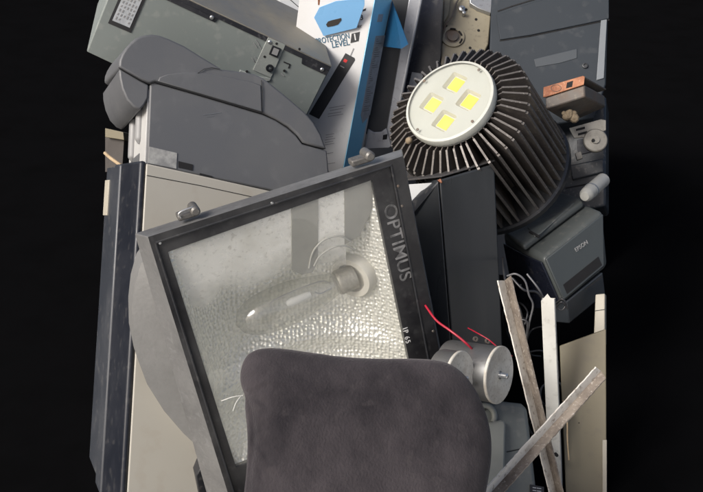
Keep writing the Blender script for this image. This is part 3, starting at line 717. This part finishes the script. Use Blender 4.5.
def make_slab():
    T = Thing('flat_monitor', 'black glossy flat panel upright between the silver tray and yellowed chassis', 'monitor')
    pl = Plane(P(425, 30, 2.28), V(-.2, -.95, -.2).normalized())
    MB().ppx(pl, [(424, -16), (443.5, -16), (441, 58), (436, 80), (407, 98), (402, 92)], 0, -.04).build('screen', 'slab_black', T, bevel=.002)
    r = MB(); ribbon(r, pl, [(443, -14), (440.6, 56)], .0015, .0022); r.build('bezel_edge', 'panel_slate', T)
    MB().ppx(pl, [(412, 72), (424, 74), (414, 96), (406, 96)], .006, .001).build('foil_label', 'galv', T)
    return T.done()
make_slab()
def make_chassis():
    T = Thing('printer_mechanism', 'yellowed plastic mechanism plate with gear and screws above the round lamp', 'mechanism')
    pl = Plane(P(462, 25, 2.32), V(.05, -.95, .3).normalized())
    b = MB().ppx(pl, [(443, -16), (494, -16), (488.5, 44), (480, 62), (441, 70)], 0, -.05).build('mounting_plate', 'chassis', T, bevel=.003)
    MB().ppx(pl, [(469, -16), (494, -16), (491, 13), (478, 8), (470, 3)], .014, .0).build('metal_bracket', 'galv', T, bevel=.0015)
    MB().ppx(pl, [(447, -16), (452, -16), (449, 14), (443, 24), (442, 12)], .012, .0).build('raised_rib', 'chassis', T, bevel=.002)
    c = pl.q(452.5, 37)
    MB().lathe(c, pl.n, [(.028, 0), (.028, .005), (.019, .005), (.019, .001)], 40).build('gear_ring', 'chassis', T)
    MB().lathe(c, pl.n, [(.0195, .0015), (.013, .0016), (.013, .006), (.004, .007)], 32).build('gear', 'rusty_grey', T)
    sl = MB()
    for a0 in (0.2, 1.2, 5.5):
        a = [pl.q(452.5, 37, .0052) + (pl.u * math.cos(a0 + k * .12) + pl.v * math.sin(a0 + k * .12)) * .0225 for k in range(6)]
        sl.tube(a, .0022, 6, 3)
    sl.build('gear_slot', 'seam', T)
    MB().lathe(pl.q(461.5, 10), pl.n, [(.0075, 0), (.0075, .009), (.003, .011), (.003, .016), (.001, .016)], 20).build('screw', 'steel', T)
    MB().lathe(pl.q(463, 15.5), pl.n, [(.004, 0), (.004, .016), (.001, .017)], 16).build('screw', 'steel', T)
    for q in ((466, 9.5), (476, 19.5), (478.5, 30.5), (470, 48), (446, 26)):
        MB().lathe(pl.q(*q, -.0005), pl.n, [(.0035, 0), (.0035, .0012)], 14).build('bolt_hole', 'seam', T)
    w = MB(); w.tube([pl.q(443, 34, .004), pl.q(446, 24, .012), pl.q(452, 16, .014), pl.q(456, 4, .01), pl.q(462, -8, .01)], .0022, 8)
    w.build('wire', 'rusty_grey', T)
    return T.done()
make_chassis()

# ================================================================== SLATE PANEL (top right)
def make_slate():
    T = Thing('drive_enclosure', 'slate grey plastic equipment panel with two grooves behind the copper bracket', 'equipment')
    pl = Plane(P(545, 40, 2.15), V(-.14, -.93, .2).normalized())
    face = [(492, -18), (609, -18), (606, 84), (594, 118), (520, 130), (489, 60)]
    b = MB().ppx(pl, face, 0, -.2).build('enclosure_body', 'panel_slate', T, bevel=.003)
    MB().ppx(pl, [(496, 14.5), (536, 1), (609, -16), (609, 18.5), (530, 35), (500, 39.5)], .004, -.001).build('drive_cover', 'panel_slate', T, bevel=.0015)
    gsm = MB(); ribbon(gsm, pl, [(498, 11), (512, 6), (535, -1)], .001, .003)
    ribbon(gsm, pl, [(500, 40.5), (530, 36), (609, 19.6)], .001, .0028); gsm.build('groove', 'seam', T)
    MB().ppx(pl, [(534, 59), (577, 48.5), (577, 58), (560, 63), (536, 67)], .0012, -.002).build('finger_recess', M['panel_low'], T, bevel=.0008)
    MB().lathe(pl.q(585, 66), pl.n, [(.006, 0), (.006, .004), (.004, .0045), (.004, .002)], 20).build('button', 'tray_dark', T)
    MB().ppx(pl, [(601, 20), (607, 19), (604, 78), (596.5, 80)], .003, -.01).build('edge_trim', 'panel_edge', T, bevel=.001)
    return T.done()
M['panel_low'] = mat('dark_recess_plastic', (0.04, 0.048, 0.056), 0.55)
make_slate()

# ================================================================== COPPER BRACKET, STRIP, PULLEY
def make_bracket():
    T = Thing('copper_bracket', 'rusty copper bent bracket with a slot, right of the round lamp', 'metal bracket')
    pl = Plane(P(565, 88, 1.93), V(-.2, -.93, .2).normalized())
    f = [(543.5, 87), (583, 75.5), (585, 76.5), (584, 84.5), (545.5, 97), (543, 97)]
    b = MB().ppx(pl, f, 0, -.004).build('face_plate', 'copper', T, bevel=.0008)
    MB().ppx(pl, [(567, 82.5), (573, 80.6), (572, 86.5), (566, 88.2)], .0008, -.001).build('slot', 'seam', T, b)
    o = MB(); q = pl.poly(arc_px((556, 88), 5.0, 20, 3.3), .0006); o.tube(q + [q[0]], .0005, 6, 2); o.build('stamped_oval', 'rusty_grey', T, b)
    a, c = pl.q(583.5, 75.8, -.001), pl.q(544, 87.2, -.001); bk = P(606, 88.5, 2.06) - a
    MB().prism([a, c, c + bk, a + bk], pl.v * -.0035).build('top_plate', 'rusty_grey', T, bevel=.0008)
    a, c = pl.q(584.5, 84.5, -.004), pl.q(545, 97, -.004)
    MB().prism([a, c, c + bk * .9 - pl.v * .01, a + bk * .9], pl.v * -.026).build('body_block', 'rusty_grey', T, bevel=.003)
    dl = MB()
    for k in range(9):
        r = random.uniform(.005, .010)
        dl.lathe(P(570 + random.uniform(-6, 6), 117 + random.uniform(-5, 4), 1.945), V(random.uniform(-.5, .5), -1, random.uniform(-.3, .3)), [(.001, -r), (r * .8, -r * .5), (r, 0), (r * .75, r * .6), (.001, r * .9)], 9)
    dl.build('dirt_crust', 'dirt_lump', T, ang=10)
    return T.done()
make_bracket()
def make_pulley():
    T = Thing('pulley_plate', 'slotted grey steel strip carrying a round pulley, below the copper bracket', 'metal part')
    pl = Plane(P(590, 130, 2.0), V(-.15, -.96, .15).normalized())
    b = MB().ppx(pl, [(569, 128), (601, 119), (606, 120), (606, 130), (590, 137), (574, 138)], 0, -.004).build('strip', M['zinc'], T, bevel=.0008)
    h = MB()
    for q in ((577, 129.5), (579, 134)):
        h.ppx(pl, [(q[0] - 1, q[1] - .7), (q[0] + 8, q[1] - 3), (q[0] + 8, q[1] - .8), (q[0] - 1, q[1] + 1.5)], .0008, -.001)
    h.build('slot', 'seam', T, b)
    MB().lathe(pl.q(595.5, 140, .004), pl.n, [(.0235, -.012), (.0245, -.01), (.0245, -.002), (.0225, 0), (.008, .001), (.008, .005), (.001, .005)], 40).build('pulley', M['zinc'], T)
    MB().lathe(pl.q(593, 141, .004), pl.n, [(.0035, .002), (.0035, .0065)], 12).build('axle_hole', 'seam', T)
    MB().ppx(pl, [(575, 153), (581, 151), (583, 158), (577, 160)], .002, -.006).build('small_clip', M['zinc'], T, bevel=.001)
    return T.done()
M['zinc'] = mat('dull_zinc', (0.22, 0.21, 0.185), 0.5, 0.4, (0.13, 0.12, 0.10), 20, 0.8, fleck=(0.06, 0.05, 0.04), famt=0.4)
make_pulley()
def make_roller():
    T = Thing('plastic_roller', 'pale grey plastic roller end sticking out above the charcoal printer', 'roller')
    a, b = P(585, 196, 1.92), P(603, 180, 1.99); ax = (b - a).normalized(); L = (b - a).length
    MB().lathe(a, ax, [(.001, -.004), (.009, -.003), (.0135, .004), (.0145, .012), (.0145, L)], 28).build('roller_body', 'roller', T)
    MB().lathe(a + ax * .03, ax, [(.0152, 0), (.0156, .001), (.0156, .004), (.0152, .005)], 28).build('collar', 'panel_edge', T)
    return T.done()
make_roller()
def make_casing():
    T = Thing('plastic_casing', 'dark blue-black plastic casing in the shade below the pulley', 'casing')
    pl = Plane(P(585, 160, 2.14), V(-.3, -.93, .15).normalized())
    MB().ppx(pl, [(552, 96), (606, 96), (606, 206), (560, 214), (548, 160)], 0, -.12).build('shell', M['casing'], T, bevel=.006, seg=3)
    MB().ppx(pl, [(577, 140), (590, 137), (591, 152), (578, 155)], .003, -.002).build('vent_window', 'slab_black', T, bevel=.001)
    MB().ppx(pl, [(570, 165), (604, 158), (604, 172), (572, 180)], .008, -.002).build('raised_bar', M['casing'], T, bevel=.003)
    r = MB(); ribbon(r, pl, [(566, 188), (604, 181)], .001, .003); r.build('groove', 'seam', T)
    return T.done()
M['casing'] = mat('dark_blue_black_plastic', (0.020, 0.026, 0.034), 0.4, 0, (0.05, 0.05, 0.05), 15, 0.7, bump=.1, fleck=DUST, famt=.25)
make_casing()

# ================================================================== LED HIGH BAY LAMP
def make_led():
    T = Thing('high_bay_lamp', 'round lamp with dark radial heatsink fins and four yellow chips under a clear lens', 'lamp')
    s = .65; c_ = math.sqrt(1 - s * s)
    ax = V(.74 * s, c_, -.67 * s).normalized()
    C0 = P(449.5, 101.5, 1.78)
    pl = Plane(C0, -ax, V(1, 0, 0))
    hs = MB(); NF = 46
    for k in range(NF):
        a = 2 * math.pi * (k + .3 + random.uniform(-.13, .13)) / NF; r = pl.u * math.cos(a) + pl.v * math.sin(a); t = r.cross(ax).normalized() * .0011
        pr = [(.045, .020), (.085, .016), (.098, .012), (.139, .034), (.141, .240), (.136, .246), (.045, .246)]
        A = [C0 + r * x + ax * z - t for x, z in pr]
        hs.prism(A, t * 2)
        # rolled tip
        hs.prism([C0 + r * .1385 + ax * .036 - t * 2.2, C0 + r * .1425 + ax * .038 - t * 2.2, C0 + r * .1425 + ax * .243 - t * 2.2, C0 + r * .1385 + ax * .243 - t * 2.2], t * 4.4, mi=1)
        hs.prism([C0 + r * .098 + ax * .0105 - t * 1.7, C0 + r * .1395 + ax * .0325 - t * 1.7, C0 + r * .1395 + ax * .0345 - t * 1.7, C0 + r * .098 + ax * .013 - t * 1.7], t * 3.4, mi=1)
    hs.lathe(C0, ax, [(.001, .018), (.062, .018), (.062, .246), (.001, .246)], 48)
    hs.build('heatsink', ['fins', 'fin_edge'], T, ang=30)
    MB().lathe(C0, ax, [(.02, .244), (.143, .244), (.147, .248), (.147, .260), (.141, .266), (.02, .268)], 64).build('rear_plate', 'black_plastic', T)
    # lens assembly
    R = .0885
    MB().lathe(C0, ax, [(R * .93, -.004), (R * .985, -.003), (R, .001), (R, .010), (R * .98, .012), (R * .98, .017), (R * .90, .018)], 72, caps=False).build('lens_rim', 'led_rim', T)
    # reflector plate with four square recesses (ring of quads round each opening)
    cs = [pl.q(454.3, 82), pl.q(467.8, 99.2), pl.q(443.5, 120), pl.q(431, 102.3)]
    mean = sum(cs, Vector()) / 4
    e1 = ((cs[1] - cs[0]) + (cs[2] - cs[3])).normalized(); e2 = pl.n.cross(e1)
    rot = rad(20); u1 = e1 * math.cos(rot) + e2 * math.sin(rot); u2 = pl.n.cross(u1)
    bm = bmesh.new(); fs = []
    plate = MB()
    disc = [C0 + (pl.u * math.cos(2 * math.pi * k / 72) + pl.v * math.sin(2 * math.pi * k / 72)) * R * .95 + ax * .002 for k in range(72)]
    H = .0190
    import mathutils.geometry as mg
    loops = [[Vector((0, 0))]]
    to2 = lambda p: Vector(((p - C0).dot(pl.u), (p - C0).dot(pl.v)))
    outer2 = [to2(p) for p in disc]
    polys = [outer2]
    holes = []
    for cc in cs:
        cr = []
        for (sx, sy) in ((1, 1), (-1, 1), (-1, -1), (1, -1)):
            for (ka) in range(4):
                a = math.atan2(sy, sx) - math.pi / 4 + ka * math.pi / 6
                cr.append(cc + u1 * (sx * (H - .004) + .004 * math.cos(a)) + u2 * (sy * (H - .004) + .004 * math.sin(a)))
        holes.append(cr); polys.append([to2(p) for p in cr])
    allv = [v for p in polys for v in p]; edges = []; o = 0; 
    for p in polys:
        edges += [(o + i, o + (i + 1) % len(p)) for i in range(len(p))]; o += len(p)
    rv, re, rf, *_ = mg.delaunay_2d_cdt(allv, edges, [], 0, 1e-7)
    def inside(q, poly):
        c = False; j = len(poly) - 1
        for i in range(len(poly)):
            if (poly[i].y > q.y) != (poly[j].y > q.y) and q.x < (poly[j].x - poly[i].x) * (q.y - poly[i].y) / (poly[j].y - poly[i].y) + poly[i].x: c = not c
            j = i
        return c
    keep = []
    for f in rf:
        q = sum((rv[i] for i in f), Vector((0, 0))) / len(f)
        if inside(q, outer2) and not any(inside(q, p) for p in polys[1:]): keep.append(tuple(f))
    plate.add([C0 + pl.u * v.x + pl.v * v.y + ax * .002 for v in rv], keep)
    po = plate.build('reflector_plate', 'led_white', T)
    for k, (cc, cr) in enumerate(zip(cs, holes)):
        top = [p + ax * .002 for p in cr]; bot = [cc + (p - cc) * .80 + ax * .010 for p in cr]
        MB().loft(top, bot, False, True).build('chip_recess', 'led_recess', T, po)
        h = H * .68
        q = cc + ax * .0085
        MB().prism([q + u1 * h + u2 * h, q - u1 * h + u2 * h, q - u1 * h - u2 * h, q + u1 * h - u2 * h], ax * .002).build('led_chip', 'led_orange' if k == 1 else 'led_yellow', T, label='chip scorched orange along one edge' if k == 1 else None)
    # domed clear cover
    MB().lathe(C0, ax, [(R * .95, -.002), (R * .9, -.0048), (R * .6, -.0085), (R * .3, -.0105), (.001, -.011)], 64, caps=False).build('lens_cover', 'lens_glass', T)
    for a in (.62, 2.2, 3.75, 5.3):
        p = C0 + (pl.u * math.cos(a) + pl.v * math.sin(a)) * R * .88 - ax * .005
        MB().lathe(p, -ax, [(.0028, 0), (.0028, .0015), (.001, .002)], 12).build('screw', 'rusty_grey', T)
    return T.done()
make_led()

# pebble-like lump caught on the fins
pb = MB(); q = P(409, 140.5, 1.79)
pb.lathe(q, V(.3, -.9, .3), [(.0008, -.008), (.005, -.006), (.0068, 0), (.0045, .006), (.0008, .0075)], 14)
single(pb.build('pebble', M['tanlump'] if 'tanlump' in M else 'dirt_lump', ang=80), 'small tan lump of dirt caught between the lamp fins', 'dirt lump')

# ================================================================== BLACK MONITOR
def make_monitor():
    T = Thing('crt_monitor', 'black plastic monitor shell with a folded side, right of the floodlight', 'monitor')
    A = P(439.5, 180, 1.70); B = P(494.5, 164, 1.74); C = P(505, 400, 1.86); D = P(458, 420, 1.80)
    E_ = P(410, 213, 1.735); G = P(436, 430, 1.84)
    bk = V(-.02, .22, .03)
    m = MB(); m.loft([A, B, C, D], [p + bk for p in (A, B, C, D)]); m.build('screen_shell', 'monitor', T, bevel=.003)
    dl = V(.0015, 0, 0)
    m = MB(); fr = [A - dl, D - dl, G, E_]; m.loft(fr, [p + bk * .8 for p in fr]); m.build('side_shell', 'monitor', T, bevel=.003)
    # top cover with open end showing a white board
    t0 = P(406, 181, 1.80); t1 = P(441, 177.5, 1.705); t2 = P(495, 161.5, 1.745)
    up = V(0, .0, .003)
    m = MB(); m.prism([t1, t2, t2 + bk, t0 + bk * .8, t0], up); m.build('top_cover', M['monitor_top'], T, bevel=.0012)
    w0 = [P(406, 184.5, 1.81), P(436, 182.5, 1.725), P(424, 190, 1.76), P(408, 207, 1.76)]
    MB().prism(w0, V(.003, .02, 0)).build('inner_board', 'paper', T)
    f = [P(436, 182.5, 1.715), P(440, 181, 1.70), P(413, 214, 1.725), P(407, 206, 1.74), P(421, 191, 1.76)]
    MB().prism(f, V(.0, .01, 0)).build('torn_edge', 'black_plastic', T, bevel=.001)
    rp = MB(); rp.tube([P(438, 180, 1.70), P(441.5, 182.5, 1.698), P(440, 179, 1.70)], .0016, 6); rp.build('rust_spot', 'copper', T)
    st = MB()
    for x0, x1 in ((456, 470), (468, 481)):
        a, b = P(x0, 190, 1.7), P(x1, 320, 1.78)
    return T.done()
M['monitor_top'] = mat('dusty_black_top', (0.045, 0.044, 0.044), 0.55, 0, (0.09, 0.08, 0.075), 14, 0.8, fleck=(0.2, 0.12, 0.08), famt=0.3)
make_monitor()

# ================================================================== CHARCOAL PRINTER (right)
def make_epson():
    T = Thing('inkjet_printer', 'charcoal inkjet printer with sloping lid and paper slot, right below the round lamp', 'printer')
    a, b, c, d, e = P(502, 232, 2.0), P(522.5, 247, 1.90), P(543, 258.5, 1.83), P(563, 303, 1.85), P(518, 318, 2.05)
    E_ = P(604, 210.5, 1.90) - c
    prof = [a, b, c, d, e]
    m = MB(); m.loft(prof, [p + E_ * k for p, k in zip(prof, (1, 1, 1, .76, .76))], mi=0)
    m.build('body', 'epson', T, bevel=.011, seg=4, ang=60)
    # dark open end towards the left
    n = (c - a).cross(e - a).normalized()
    if n.dot(E_) > 0: n = -n
    ctr = sum(prof, Vector()) / 5
    MB().prism([ctr + (p - ctr) * .93 + n * .001 for p in [a + (e - a) * .1, b + (d - b) * .12, c + (d - c) * .06, d, e]], n * .004).build('end_cover', 'slab_black', T, bevel=.001)
    # scanner lid
    nl = (b - a).cross(E_).normalized()
    if nl.dot(UP) < 0: nl = -nl
    lp = Plane(a + nl * .002, nl)
    lid = MB().ppx(lp, [(503.5, 231.5), (523, 245.6), (582.5, 201), (579, 197), (568, 193.4), (556, 192.6), (547, 195.4), (541, 199.5)], .014, 0).build('scanner_lid', 'epson', T, bevel=.005, seg=3)
    hn = MB().ppx(lp, [(527, 227), (556, 204), (563, 205), (575, 202), (540, 233), (534, 236)], .0165, .012).build('lid_pad', 'epson', T, lid, bevel=.003)
    MB().ppx(lp, [(528.5, 231.5), (531, 230.6), (540, 235.6), (538, 236.8)], .0172, .014).build('lid_notch', 'seam', T, lid)
    MB().ppx(lp, [(507, 230.8), (512, 229.6), (513, 231.2), (508, 232.6)], .0146, .012).build('lid_notch', 'seam', T, lid)
    # front
    nf = (d - c).cross(E_).normalized()
    if nf.dot(FW) > 0: nf = -nf
    fp = Plane(c + nf * .0006, nf, E_)
    fr = MB().ppx(fp, [(546, 259), (603.5, 214), (604.5, 266), (564, 300)], .003, -.003).build('front_panel', 'epson_front', T, bevel=.002)
    MB().ppx(fp, [(563.3, 284.8), (598.5, 256.6), (602, 265), (567.2, 294)], .0036, -.001).build('paper_slot', 'seam', T, fr)
    gm = MB(); ribbon(gm, fp, [(586, 289), (602, 277)], .004, .002); gm.build('lower_seam', 'seam', T, fr)
    text('EPSON', fp, 581.5, 246.2, .0034, (13, -9), .0115, T, fr, 'ink_grey', bold=.004)
    # lower tray
    a2, b2 = fp.q(566, 302, -.002), fp.q(603, 272, -.002)
    dn = (d - c).normalized()
    MB().prism([a2, b2, b2 + dn * .05 - nf * .02, a2 + dn * .05 - nf * .02], -nf * .08).build('lower_tray', M['epson_low'], T, bevel=.003)
    return T.done()
M['epson_low'] = mat('dark_blue_grey_plastic', (0.035, 0.042, 0.05), 0.5, 0, (0.05, 0.055, 0.06), 7, 0.6)
make_epson()

# ================================================================== CAPACITORS
def capacitor(name, label, cx, cy, d, r, L, front):
    T = Thing(name, label, 'capacitor', 'aluminium capacitors')
    ax = V(.80, -.59, -.06).normalized(); c = P(cx, cy, d)
    MB().lathe(c, ax, [(r * .9, -L), (r * .97, -L), (r, -L + .004), (r, -.004), (r * .99, -.001)], 56).build('can', 'alu', T)
    lid = MB().lathe(c, ax, [(r * 1.02, -.003), (r * 1.03, -.001), (r * 1.03, .001), (r * 1.0, .002), (r * .93, .0012), (.001, .0012)], 56).build('lid', 'alu_face', T)
    MB().lathe(c, ax, [(.007, .001), (.007, .003), (.0044, .0035)] + [(.0044 + .0005 * (k % 2), .004 + .0012 * k) for k in range(10)] + [(.003, .0165), (.0005, .017)], 20).build('stud', 'steel', T, lid)
    return T.done()
capacitor('capacitor', 'dull aluminium capacitor can nearer the red wire, its whole round lid and stud showing', 499, 375, 1.60, .0470, .098, True)
capacitor('capacitor', 'dull aluminium capacitor can partly hidden behind the velvet backrest', 459.5, 378, 1.545, .0425, .036, False)

# ================================================================== ANGLE BARS, TUBE, TAN SHEET
def angle_bar(label, p0, p1, w1, w2, group='chipped white angle bars'):
    """an L profile: two flanges meeting along the line p0-p1; w1, w2 run across"""
    t = .0022
    a = (p1 - p0)
    T = Thing('angle_bar', label, 'angle bar', group)
    n1 = a.cross(w1).normalized(); n2 = a.cross(w2).normalized()
    if n1.dot(w2) > 0: n1 = -n1
    if n2.dot(w1) > 0: n2 = -n2
    def flange(w, n, mname, m):
        N = 60; mb = MB(); A = []; rnd = random.Random(len(label) + len(mname))
        Wn = w.normalized()
        lo = [p0 + a * (k / N) for k in range(N + 1)]
        hi = [p0 + a * (k / N) + w + Wn * rnd.uniform(-.0009, .0006) for k in range(N + 1)]
        hi[0] += a * .006
        mb.loft(lo + hi[::-1], [p + n * t for p in lo + hi[::-1]])
        mb.build('flange', m, T, label=mname)
    flange(w1, n1, 'white painted flange', 'white_paint'); flange(w2, n2, 'grimy brown flange', 'brown_grime')
    return T.done()
# steep bar: ridge from the top at (504,282) down to (556,500)
angle_bar('steep chipped white angle bar, standing behind the slanted one', P(504.6, 280.5, 1.50), P(561, 512, 1.56), P(497.6, 280, 1.485) - P(504.6, 281.5, 1.50), P(509.6, 274.5, 1.475) - P(504.6, 280.5, 1.50))
angle_bar('slanted chipped white angle bar lying across the steep one', P(601, 371, 1.50), P(478, 507, 1.40), P(597, 366.5, 1.49) - P(601, 371, 1.50), P(606.5, 377.5, 1.485) - P(601, 371, 1.50))
def make_tube():
    T = Thing('square_tube', 'upright white square tube with a torn top end, between angle bars and tan sheet', 'tube')
    o = P(541, 301, 1.66); bt = P(552.5, 560, 1.80); a = bt - o; w = V(.0225, -.004, 0); z = V(.006, .022, .004)
    sec = [o, o + w, o + w + z, o + z]
    prof = [sec[0] + a * 0, sec[0].lerp(sec[1], .35) - a * .018, sec[0].lerp(sec[1], .5) - a * .026, sec[0].lerp(sec[1], .7) - a * .012, sec[1] - a * .008, sec[2], sec[3]]
    base = [bt, bt.lerp(bt + w, .35), bt.lerp(bt + w, .5), bt.lerp(bt + w, .7), bt + w, bt + w + z, bt + z]
    MB().loft(prof, base, False, True).build('tube_wall', 'white_tube', T, bevel=.0012)
    h = MB(); h.lathe(P(555.5, 454, 1.725), V(0, -1, 0), [(.003, 0), (.003, .012)], 12); h.build('bolt_hole', 'seam', T)
    return T.done()
make_tube()
def make_tan():
    T = Thing('sheet_panel', 'tan painted metal sheet standing upright at the right of the pile', 'metal sheet')
    pl = Plane(P(585, 410, 1.76), V(-.25, -.96, .05).normalized())
    MB().ppx(pl, [(559.5, 346), (606, 329), (607, 640), (572, 640)], 0, -.02).build('sheet', 'tan', T, bevel=.0015)
    MB().ppx(pl, [(602.4, 440), (606.8, 440), (607, 640), (602.6, 640)], .004, 0).build('edge_fold', 'cream', T, bevel=.001)
    h = MB().lathe(pl.q(579, 423), pl.n, [(.0012, 0), (.0012, .0006)], 10).build('pin_hole', 'seam', T)
    return T.done()
make_tan()
def make_cream():
    T = Thing('cream_block', 'cream plastic block standing behind the top of the tan sheet', 'plastic part')
    pl = Plane(P(600, 310, 1.83), V(-.3, -.95, .1).normalized())
    MB().ppx(pl, [(595.5, 294.5), (605, 293.5), (605, 345), (593.5, 345)], 0, -.05).build('block', 'cream', T, bevel=.002)
    r = MB(); ribbon(r, pl, [(594.5, 311), (604.5, 309.5)], .0006, .0012); r.build('seam', 'seam', T)
    return T.done()
make_cream()

# ================================================================== GREY COVER under the capacitors
def make_cover():
    T = Thing('plastic_cover', 'mid grey plastic machine cover lying below the capacitors', 'plastic cover')
    pl = Plane(P(505, 440, 1.66), V(.1, -.93, .3).normalized())
    MB().ppx(pl, [(482, 404), (500, 400.5), (522, 403), (528, 408), (545, 560), (470, 560)], 0, -.12).build('shell', 'grey_cover', T, bevel=.008, seg=3)
    MB().ppx(pl, [(480, 424), (503, 419.5), (506, 423), (503, 560), (470, 560)], .02, -.01).build('side_block', 'grey_clip', T, bevel=.004)
    c = pl.q(485, 416, .006)
    q = [c + (pl.u * math.cos(t) * .017 + pl.v * math.sin(t) * .018) for t in [k * math.pi / 10 for k in range(-2, 13)]]
    MB().tube(q, .005, 10, 3).build('hook', 'grey_clip', T)
    lb = MB().ppx(pl, [(530, 484.5), (544, 487), (544, 500), (530, 500)], .002, -.001).build('black_label', 'ink_black', T)
    tx = MB()
    for y in (487.6, 490.4, 493):
        ribbon(tx, pl, [(533, y), (536, y + .4)], .0028, .0014); ribbon(tx, pl, [(537.2, y + .6), (541, y + 1.1)], .0028, .0014)
    tx.build('lettering', 'ink_pale', T, lb)
    sm = MB(); ribbon(sm, pl, [(507, 452), (535, 446)], .0008, .0016); sm.build('panel_seam', 'seam', T)
    return T.done()
make_cover()

# ================================================================== WIRES
def wire(name, label, pts, r, m, group=None):
    single(MB().tube([P(*p) for p in pts], r, 10, 8).build(name, m, ang=80), label, 'wire', group)
wire('wire', 'thick red wire running from the floodlight edge to the capacitors', [(425, 305, 1.66), (436, 320, 1.63), (448, 329, 1.61), (460, 338, 1.60), (470, 347, 1.60), (478, 356, 1.63)], .0020, 'red_wire')
wire('wire', 'thin red wire beside the steep angle bar', [(468, 328, 1.70), (479, 334, 1.67), (489, 340, 1.66), (500, 349, 1.64), (512, 356, 1.66)], .0011, 'red_wire')
loops = [
    [(503, 258, 1.80), (504, 272, 1.72), (508, 290, 1.70), (520, 310, 1.72), (524, 340, 1.74), (518, 360, 1.74)],
    [(507, 276, 1.70), (516, 274, 1.69), (525, 281, 1.69), (529, 295, 1.70), (533, 305, 1.71), (530, 320, 1.72), (527, 335, 1.73)],
    [(512, 278, 1.72), (524, 290, 1.71), (536, 292, 1.72), (543, 299, 1.73)],
    [(527, 274, 1.74), (538, 288, 1.73), (543, 297, 1.74)],
    [(505, 300, 1.74), (513, 318, 1.72), (527, 322, 1.71), (525, 345, 1.72)],
    [(556, 303, 1.78), (562, 299, 1.77), (566, 304, 1.77), (562, 310, 1.77), (557, 307, 1.77), (562, 302, 1.76), (568, 309, 1.77)],
]
rw = random.Random(5)
for _ in range(9):
    x, y = rw.uniform(505, 560), rw.uniform(300, 420); l = []
    a0 = rw.uniform(0, 6.28)
    for k in range(6):
        a0 += rw.uniform(.3, 1.1); x += 10 * math.cos(a0); y += 13 * math.sin(a0)
        l.append((max(503, min(562, x)), max(285, min(440, y)), rw.uniform(1.86, 1.93)))
    loops.append(l)
for i, l in enumerate(loops):
    wire('cable', 'dark cable tangled in the gap behind the angle bars', l, .0018 if i % 2 else .0022, 'grey_wire' if i in (1, 3) else 'black_wire', 'tangled dark cables')
wire('wire', 'yellowish wire hanging along the left edge of tan sheet', [(563, 400, 1.735), (567, 420, 1.73), (567.5, 440, 1.73), (569, 460, 1.73)], .0014, M['wood'])
for q in ((475, 339, 1.69), (487, 341, 1.67)):
    o = MB().lathe(P(*q), V(.4, -.9, .1), [(.0022, 0), (.0046, 0), (.0046, .003), (.0022, .003), (.0022, 0)], 18, caps=False).build('cable_lug', 'rusty_grey')
    single(o, 'small metal ring lug lying by the thin red wire', 'cable lug', 'ring lugs by the wire')

# ================================================================== BITS LEFT OF THE PRINTER
def make_leftbits():
    T = Thing('hardboard_sheet', 'brown hardboard sheet wedged beside the grey printer at left', 'board')
    MB().prism([P(105, 136, 2.08), P(124, 140, 2.05), P(122, 172, 2.05), P(105, 172, 2.08)], V(.01, .03, 0)).build('sheet', 'brown', T, bevel=.001)
    MB().prism([P(105, 128, 2.06), P(123, 132, 2.03), P(124, 140, 2.03), P(105, 137, 2.06)], V(.01, .03, 0)).build('edge_band', 'tan', T, bevel=.001)
    T.done()
    o = MB().tube([P(105, 153, 2.0), P(110, 157.5, 1.97), P(121, 165.5, 1.93)], .0035, 8).build('wood_stick', 'wood')
    single(o, 'thin raw wooden stick above the black front of the tower', 'wood stick')
make_leftbits()

# dark block added behind, so gaps deep in the pile read as shadow
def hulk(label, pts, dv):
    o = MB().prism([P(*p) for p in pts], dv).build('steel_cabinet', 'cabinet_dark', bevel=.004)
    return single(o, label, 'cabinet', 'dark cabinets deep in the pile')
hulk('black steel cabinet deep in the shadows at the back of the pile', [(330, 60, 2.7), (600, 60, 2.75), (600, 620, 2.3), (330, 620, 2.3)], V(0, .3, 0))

# ================================================================== CAMERA, LIGHT, WORLD
cam = bpy.data.cameras.new('camera'); co = bpy.data.objects.new('camera', cam); COL.objects.link(co)
co.location = CAM; co.rotation_euler = (math.pi / 2 - PITCH, 0, 0)
cam.sensor_width = 36; cam.lens = 36 * F / 703; cam.clip_end = 200; cam.clip_start = 0.02
sc.camera = co
sd = Vector((-0.62, -0.52, 0.60)).normalized()          # towards the sun
sun = bpy.data.lights.new('sun', 'SUN'); sun.energy = 2.4; sun.angle = rad(24); sun.color = (1, .985, .962)
so = bpy.data.objects.new('sun', sun); COL.objects.link(so); so.location = (-3, -1, 4)
so.rotation_euler = sd.to_track_quat('Z', 'Y').to_euler()
w = bpy.data.worlds.new('World'); sc.world = w; w.use_nodes = True
nt = w.node_tree; bg = nt.nodes['Background']; sky = nt.nodes.new('ShaderNodeTexSky'); sky.sky_type = 'NISHITA'
sky.sun_disc = False; sky.sun_elevation = math.asin(sd.z); sky.sun_rotation = math.atan2(sd.x, sd.y)
sky.air_density = 0.8; sky.dust_density = 6.0; sky.ozone_density = 1.0
nt.links.new(sky.outputs[0], bg.inputs['Color']); bg.inputs['Strength'].default_value = 0.10
sc.view_settings.view_transform = 'Standard'; sc.view_settings.look = 'None'; sc.view_settings.gamma = 1
sc.view_settings.exposure = 0.52
sc.cycles.max_bounces = 10; sc.cycles.transparent_max_bounces = 12
sc.cycles.use_denoising = True
